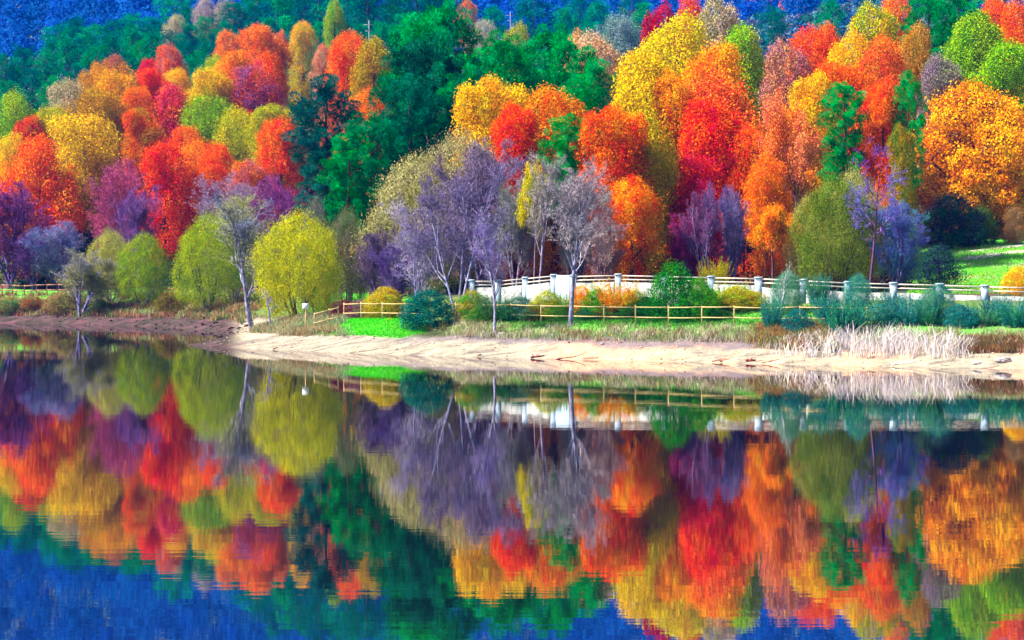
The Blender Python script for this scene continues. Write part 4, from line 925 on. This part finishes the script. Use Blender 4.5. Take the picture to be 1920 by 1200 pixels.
# ------------------------------------------------------------------ white wall with pillars and rails
WP = [(884, 122.5, 524), (934, 122.3, 524), (985, 121.8, 519), (1038, 120.6, 514), (1075, 120, 515), (1159, 119, 513), (1245, 118, 515), (1333, 117, 517), (1422, 115.8, 519), (1506, 114.8, 523), (1590, 113.8, 527), (1675, 113, 529),
      (1762, 112.2, 531), (1846, 111.5, 534), (1935, 111, 536)]
root = empty('pillared_wall', (X(884, 122.5), 122.5, 3)); tag(root, 'long white wall with square pillars and double rails behind the shrubs', 'wall')
o0 = np.array(root.location); pl = []
for (px, d, tp) in WP:
    x = X(px, d); zt = Z(tp, d); zb = gz(x, d) - .5; w_ = .42 if px != 1422 else .46; pl.append((x, d, zt))
    mb = MB(); mb.box((x - o0[0], d - o0[1], (zb + zt - .1) / 2 - o0[2]), (w_ - .04, w_ - .04, zt - .1 - zb)); mb.box((x - o0[0], d - o0[1], zt - .06 - o0[2]), (w_ + .02, w_ + .02, .12), bev=.035)
    link('pillar', mb.mesh('pillar'), M_PILLAR, root)
for i, (a, b_) in enumerate(zip(pl[:-1], pl[1:])):
    L_ = math.hypot(b_[0] - a[0], b_[1] - a[1]); rz = math.atan2(b_[1] - a[1], b_[0] - a[0]); cx, cyy = (a[0] + b_[0]) / 2 - o0[0], (a[1] + b_[1]) / 2 - o0[1]
    slab = i == 3
    topa, topb = (a[2] - .52, b_[2] - .52) if not slab else (a[2] - .05, b_[2] - .05)
    if i >= 8: topa -= .12; topb -= .12
    zb = min(gz(a[0], a[1]), gz(b_[0], b_[1])) - .5 - o0[2]; th = .24; Lh = L_ / 2 - .18
    V = []; c_, s_ = math.cos(rz), math.sin(rz)
    m_ = 9
    for side in (-1, 1):
        for k in range(m_):
            u = -Lh + 2 * Lh * k / (m_ - 1); tt = topa + (topb - topa) * (k / (m_ - 1)) - o0[2] + random.uniform(-.012, .012)
            for z_ in (zb, tt): V.append((cx + u * c_ - side * th / 2 * s_, cyy + u * s_ + side * th / 2 * c_, z_))
    Fq = []
    for k in range(m_ - 1):
        a0, b0 = 2 * k, 2 * m_ + 2 * k
        Fq += [(a0, a0 + 2, a0 + 3, a0 + 1), (b0, b0 + 1, b0 + 3, b0 + 2), (a0 + 1, a0 + 3, b0 + 3, b0 + 1)]
    Fq += [(0, 1, 2 * m_ + 1, 2 * m_), (2 * m_ - 2, 4 * m_ - 2, 4 * m_ - 1, 2 * m_ - 1)]
    link('wall_panel', mesh_from('wall_panel', np.array(V), np.array(Fq)), M_PILLAR if slab else M_WALL, root)
    if not slab:
        for hz in (.13, .36):
            link('rail', MB().tube([(a[0] - o0[0], a[1] - o0[1] - .05, a[2] - hz - o0[2]), (b_[0] - o0[0], b_[1] - o0[1] - .05, b_[2] - hz - o0[2])], .042, 8).mesh('rail', True), M_RAIL, root)

# ------------------------------------------------------------------ sign, track, logs, rock, roots
d = find_ground(573, 601, 118, 124); x = X(573, d); z = gz(x, d)
r = empty('sign', (x, d, z)); tag(r, 'small blank white sign board on a wooden post on the spit', 'sign')
ztop = Z(569, d) - z
link('post', MB().box((0, .03, ztop / 2 - .1), (.08, .06, ztop + .2)).mesh('post'), M_FENCE, r)
link('panel', MB().box((0, -.02, ztop - .18), (.44, .03, .36), bev=.008).mesh('panel'), M_SIGN, r)
def strip(name, pts, wid, mat, label=None, lift=.03):
    V = []
    P_ = []
    for (a, b_) in zip(pts[:-1], pts[1:]):
        for k in range(12): P_.append([a[i] + (b_[i] - a[i]) * k / 12 for i in range(2)])
    P_.append(list(pts[-1])); P_ = np.array(P_, float)
    T_ = unit(np.gradient(P_, axis=0)); Nn = np.stack([-T_[:, 1], T_[:, 0]], 1)
    for k in range(len(P_)):
        for s_ in (-1, -.33, .33, 1):
            w_ = wid * (1 + .25 * math.sin(k * 1.7 + s_)); xx, yy = P_[k] + Nn[k] * s_ * w_; V.append((xx, yy, gz(xx, yy) + lift))
    n = len(P_); Fq = [(k * 4 + j, k * 4 + j + 1, k * 4 + 5 + j, k * 4 + 4 + j) for k in range(n - 1) for j in range(3)]
    return tag(link(name, mesh_from(name, np.array(V), np.array(Fq), smooth=True), mat), None, None, None, 'structure')
M_PATH = simple_mat("pale_track", (.75, .72, .68), (.5, .46, .42), 1.5)
pp = []
for (px, py) in ((1640, 506), (1700, 497), (1760, 492), (1815, 486), (1860, 480), (1920, 472), (2000, 462), (2100, 455)):
    dd = find_ground(px, py, 122, 185); pp.append((X(px, dd), dd))
strip('path', pp, .55, M_PATH)
strip('path', [(a + .9, b_ + 3.2) for a, b_ in pp[3:]], .35, M_PATH)
def log(px, py, L_, r_, label, mat=M_LOG, ang=.1, bump=2):
    d = find_ground(px, py, 98, 115); x = X(px, d)
    pts = []
    for k in range(7):
        t = k / 6 - .5; xx = x + t * L_; yy = d + t * L_ * ang + math.sin(k * 1.3) * .05; pts.append((xx - x, yy - d, gz(xx, yy) + r_ * .6 + math.sin(k * 2.1) * r_ * .4))
    z0 = pts[0][2]; pts = [(a, b_, c_ - z0) for a, b_, c_ in pts]
    rr = [r_ * (1 - .09 * k) for k in range(7)]
    mb = MB().tube(pts, rr, 7); mb.tube([pts[2], (pts[2][0] + .15, pts[2][1] - .1, pts[2][2] + r_ * 2.5)], [r_ * .5, r_ * .2], 5)
    o = link('driftwood', mb.mesh('driftwood', True), mat, None, (x, d, z0)); tag(o, label, 'driftwood', 'driftwood along the waterline')
log(1008, 670, .75, .07, 'short dark red piece of driftwood on the bright sand'); log(1068, 671, 1.6, .035, 'long thin red branch lying right of the short red driftwood')
log(1352, 677, .9, .03, 'dark twig on the sand below the lime shrubs'); log(1408, 678, .5, .08, 'stubby dark red log on the sand below the broad pillar'); log(1445, 679, 1.0, .03, 'thin dark stick right of the stubby log')
log(1700, 682, 1.6, .04, 'long grey stick at the waterline below the white reeds', M_BARK)
def rock(px, py, sx, sy, sz, label, seed):
    q = np.random.RandomState(seed); d = find_ground(px, py, 96, 115); x = X(px, d)
    import bmesh
    bm = bmesh.new(); bmesh.ops.create_icosphere(bm, subdivisions=3, radius=1)
    for v in bm.verts:
        c = v.co; f_ = 1 + .22 * (float(fbm(np.array([c.x * 1.3 + seed]), np.array([c.y * 1.3 + c.z * 2]))[0]) - .45) * 3
        v.co = Vector((c.x * sx * f_, c.y * sy * f_, max(c.z * sz * f_, -sz * .4)))
    me_ = bpy.data.meshes.new('rock'); bm.to_mesh(me_); bm.free()
    o = link('rock', me_, M_ROCK, None, (x, d, gz(x, d) + sz * .15)); tag(o, label, 'rock')
rock(1880, 679, .42, .3, .2, 'large pale grey rock at the waterline near the right edge', 3)
rock(1832, 683, .25, .2, .1, 'small flat rock left of the large pale grey rock', 5)
rock(943, 628, .2, .15, .12, 'small pale stone at the foot of the thin bare tree', 8)
# exposed roots of the thin bare tree
q = np.random.RandomState(5); segs = []; d = find_ground(928, 628, 109, 123); x = X(928, d)
for k in range(12):
    a = q.uniform(math.pi * .75, math.pi * 2.25); p_ = np.array([0, 0, .22]); L_ = q.uniform(.5, 1.5)
    for j in range(5):
        xx = math.cos(a) * L_ * (j + 1) / 5; yy = math.sin(a) * L_ * (j + 1) / 5 * .8; a += q.normal(0, .12)
        nx = np.array([xx, yy, gz(x + xx, d + yy) - gz(x, d) + .05 * (1 - j / 5) + q.normal(0, .01)]); segs.append((p_, nx, .05 * (1 - j / 6), .05 * (1 - (j + 1) / 6))); p_ = nx
V, Fq = tubes(segs, 6); o = link('tree_roots', mesh_from('tree_roots', V, Fq, smooth=True), M_BARK, None, (x, d, gz(x, d))); o.color = (.4, .34, .5, 1)
tag(o, 'bare roots spreading over the sand at the foot of the thin tree', 'roots')

# ------------------------------------------------------------------ far poles and a pale house among the upper trees
def pole(px, top, d, label, armw=1.4):
    x = X(px, d); z = gz(x, d); h = Z(top, d) - z
    r = empty('utility_pole', (x, d, z)); tag(r, label, 'utility pole', 'utility poles on the slope')
    link('mast', MB().tube([(0, 0, -.3), (0, 0, h)], [.12, .08], 8).mesh('mast', True), M_METAL, r)
    for dz in (.8, 1.9): link('cross_arm', MB().box((0, -.2, h - dz), (armw * (1 if dz < 1 else .7) * 1.3, .1, .1)).mesh('cross_arm'), M_METAL, r)
pole(957, 22, 400, 'pale utility pole on the blue slope above the big pines'); pole(692, 38, 330, 'pale utility pole above the orange and olive crowns left of the pines')
def house(px, py, d, wd, ln, hh, label, rz=.3):
    x = X(px, d); z = gz(x, d)
    r = empty('house', (x, d, z), rz); tag(r, label, 'house')
    link('wall', MB().box((0, 0, hh / 2 - 1), (wd, ln, hh + 2)).mesh('wall'), M_HOUSE, r)
    e = .5; V = [(-wd / 2 - e, -ln / 2 - e, hh - .1), (wd / 2 + e, -ln / 2 - e, hh - .1), (wd / 2 + e, ln / 2 + e, hh - .1), (-wd / 2 - e, ln / 2 + e, hh - .1), (-wd / 2 - e, 0, hh + 1.6), (wd / 2 + e, 0, hh + 1.6)]
    mb = MB(); mb.V.append(np.array(V)); mb.F.append(np.array([(0, 1, 5, 4), (2, 3, 4, 5)])); mb.n = 6
    V = np.array(V); me_ = mesh_from('roof', V, [np.array([(0, 1, 5, 4), (2, 3, 4, 5), (3, 2, 1, 0)]), np.array([(0, 4, 3), (1, 2, 5)])])
    link('roof', me_, M_ROOF, r)
    for k in (-.3, .3): link('window', MB().box((wd * k, -ln / 2 - .01, hh * .55), (.9, .06, 1.1)).mesh('window'), M_GLASS, r)
M_GLASS = simple_mat("dark_glass", (.03, .04, .06), (.05, .06, .08), 2, .2)
house(1112, 50, 390, 9, 6, 2.6, 'low pale house with pale roof behind the pale orange crown'); house(1088, 62, 300, 5, 4, 2.2, 'small pale shed half hidden left of the low pale house', -.2)

# ------------------------------------------------------------------ thin blue air, adding to the haze blue painted on the far forest
hz = MB().box((0, 665, 130), (2700, 1730, 310)).mesh('haze')
m, n, out = newmat("blue_air"); v = N(n, "ShaderNodeVolumePrincipled"); v.inputs['Color'].default_value = (.0, .14, 1, 1); v.inputs['Density'].default_value = .00017
n.links.new(v.outputs[0], out.inputs['Volume'])
tag(link('haze', hz, m), 'thin blue air over the lake and slopes', 'haze', None, 'stuff')
print('terrain z range', ZZ.min(), ZZ.max())
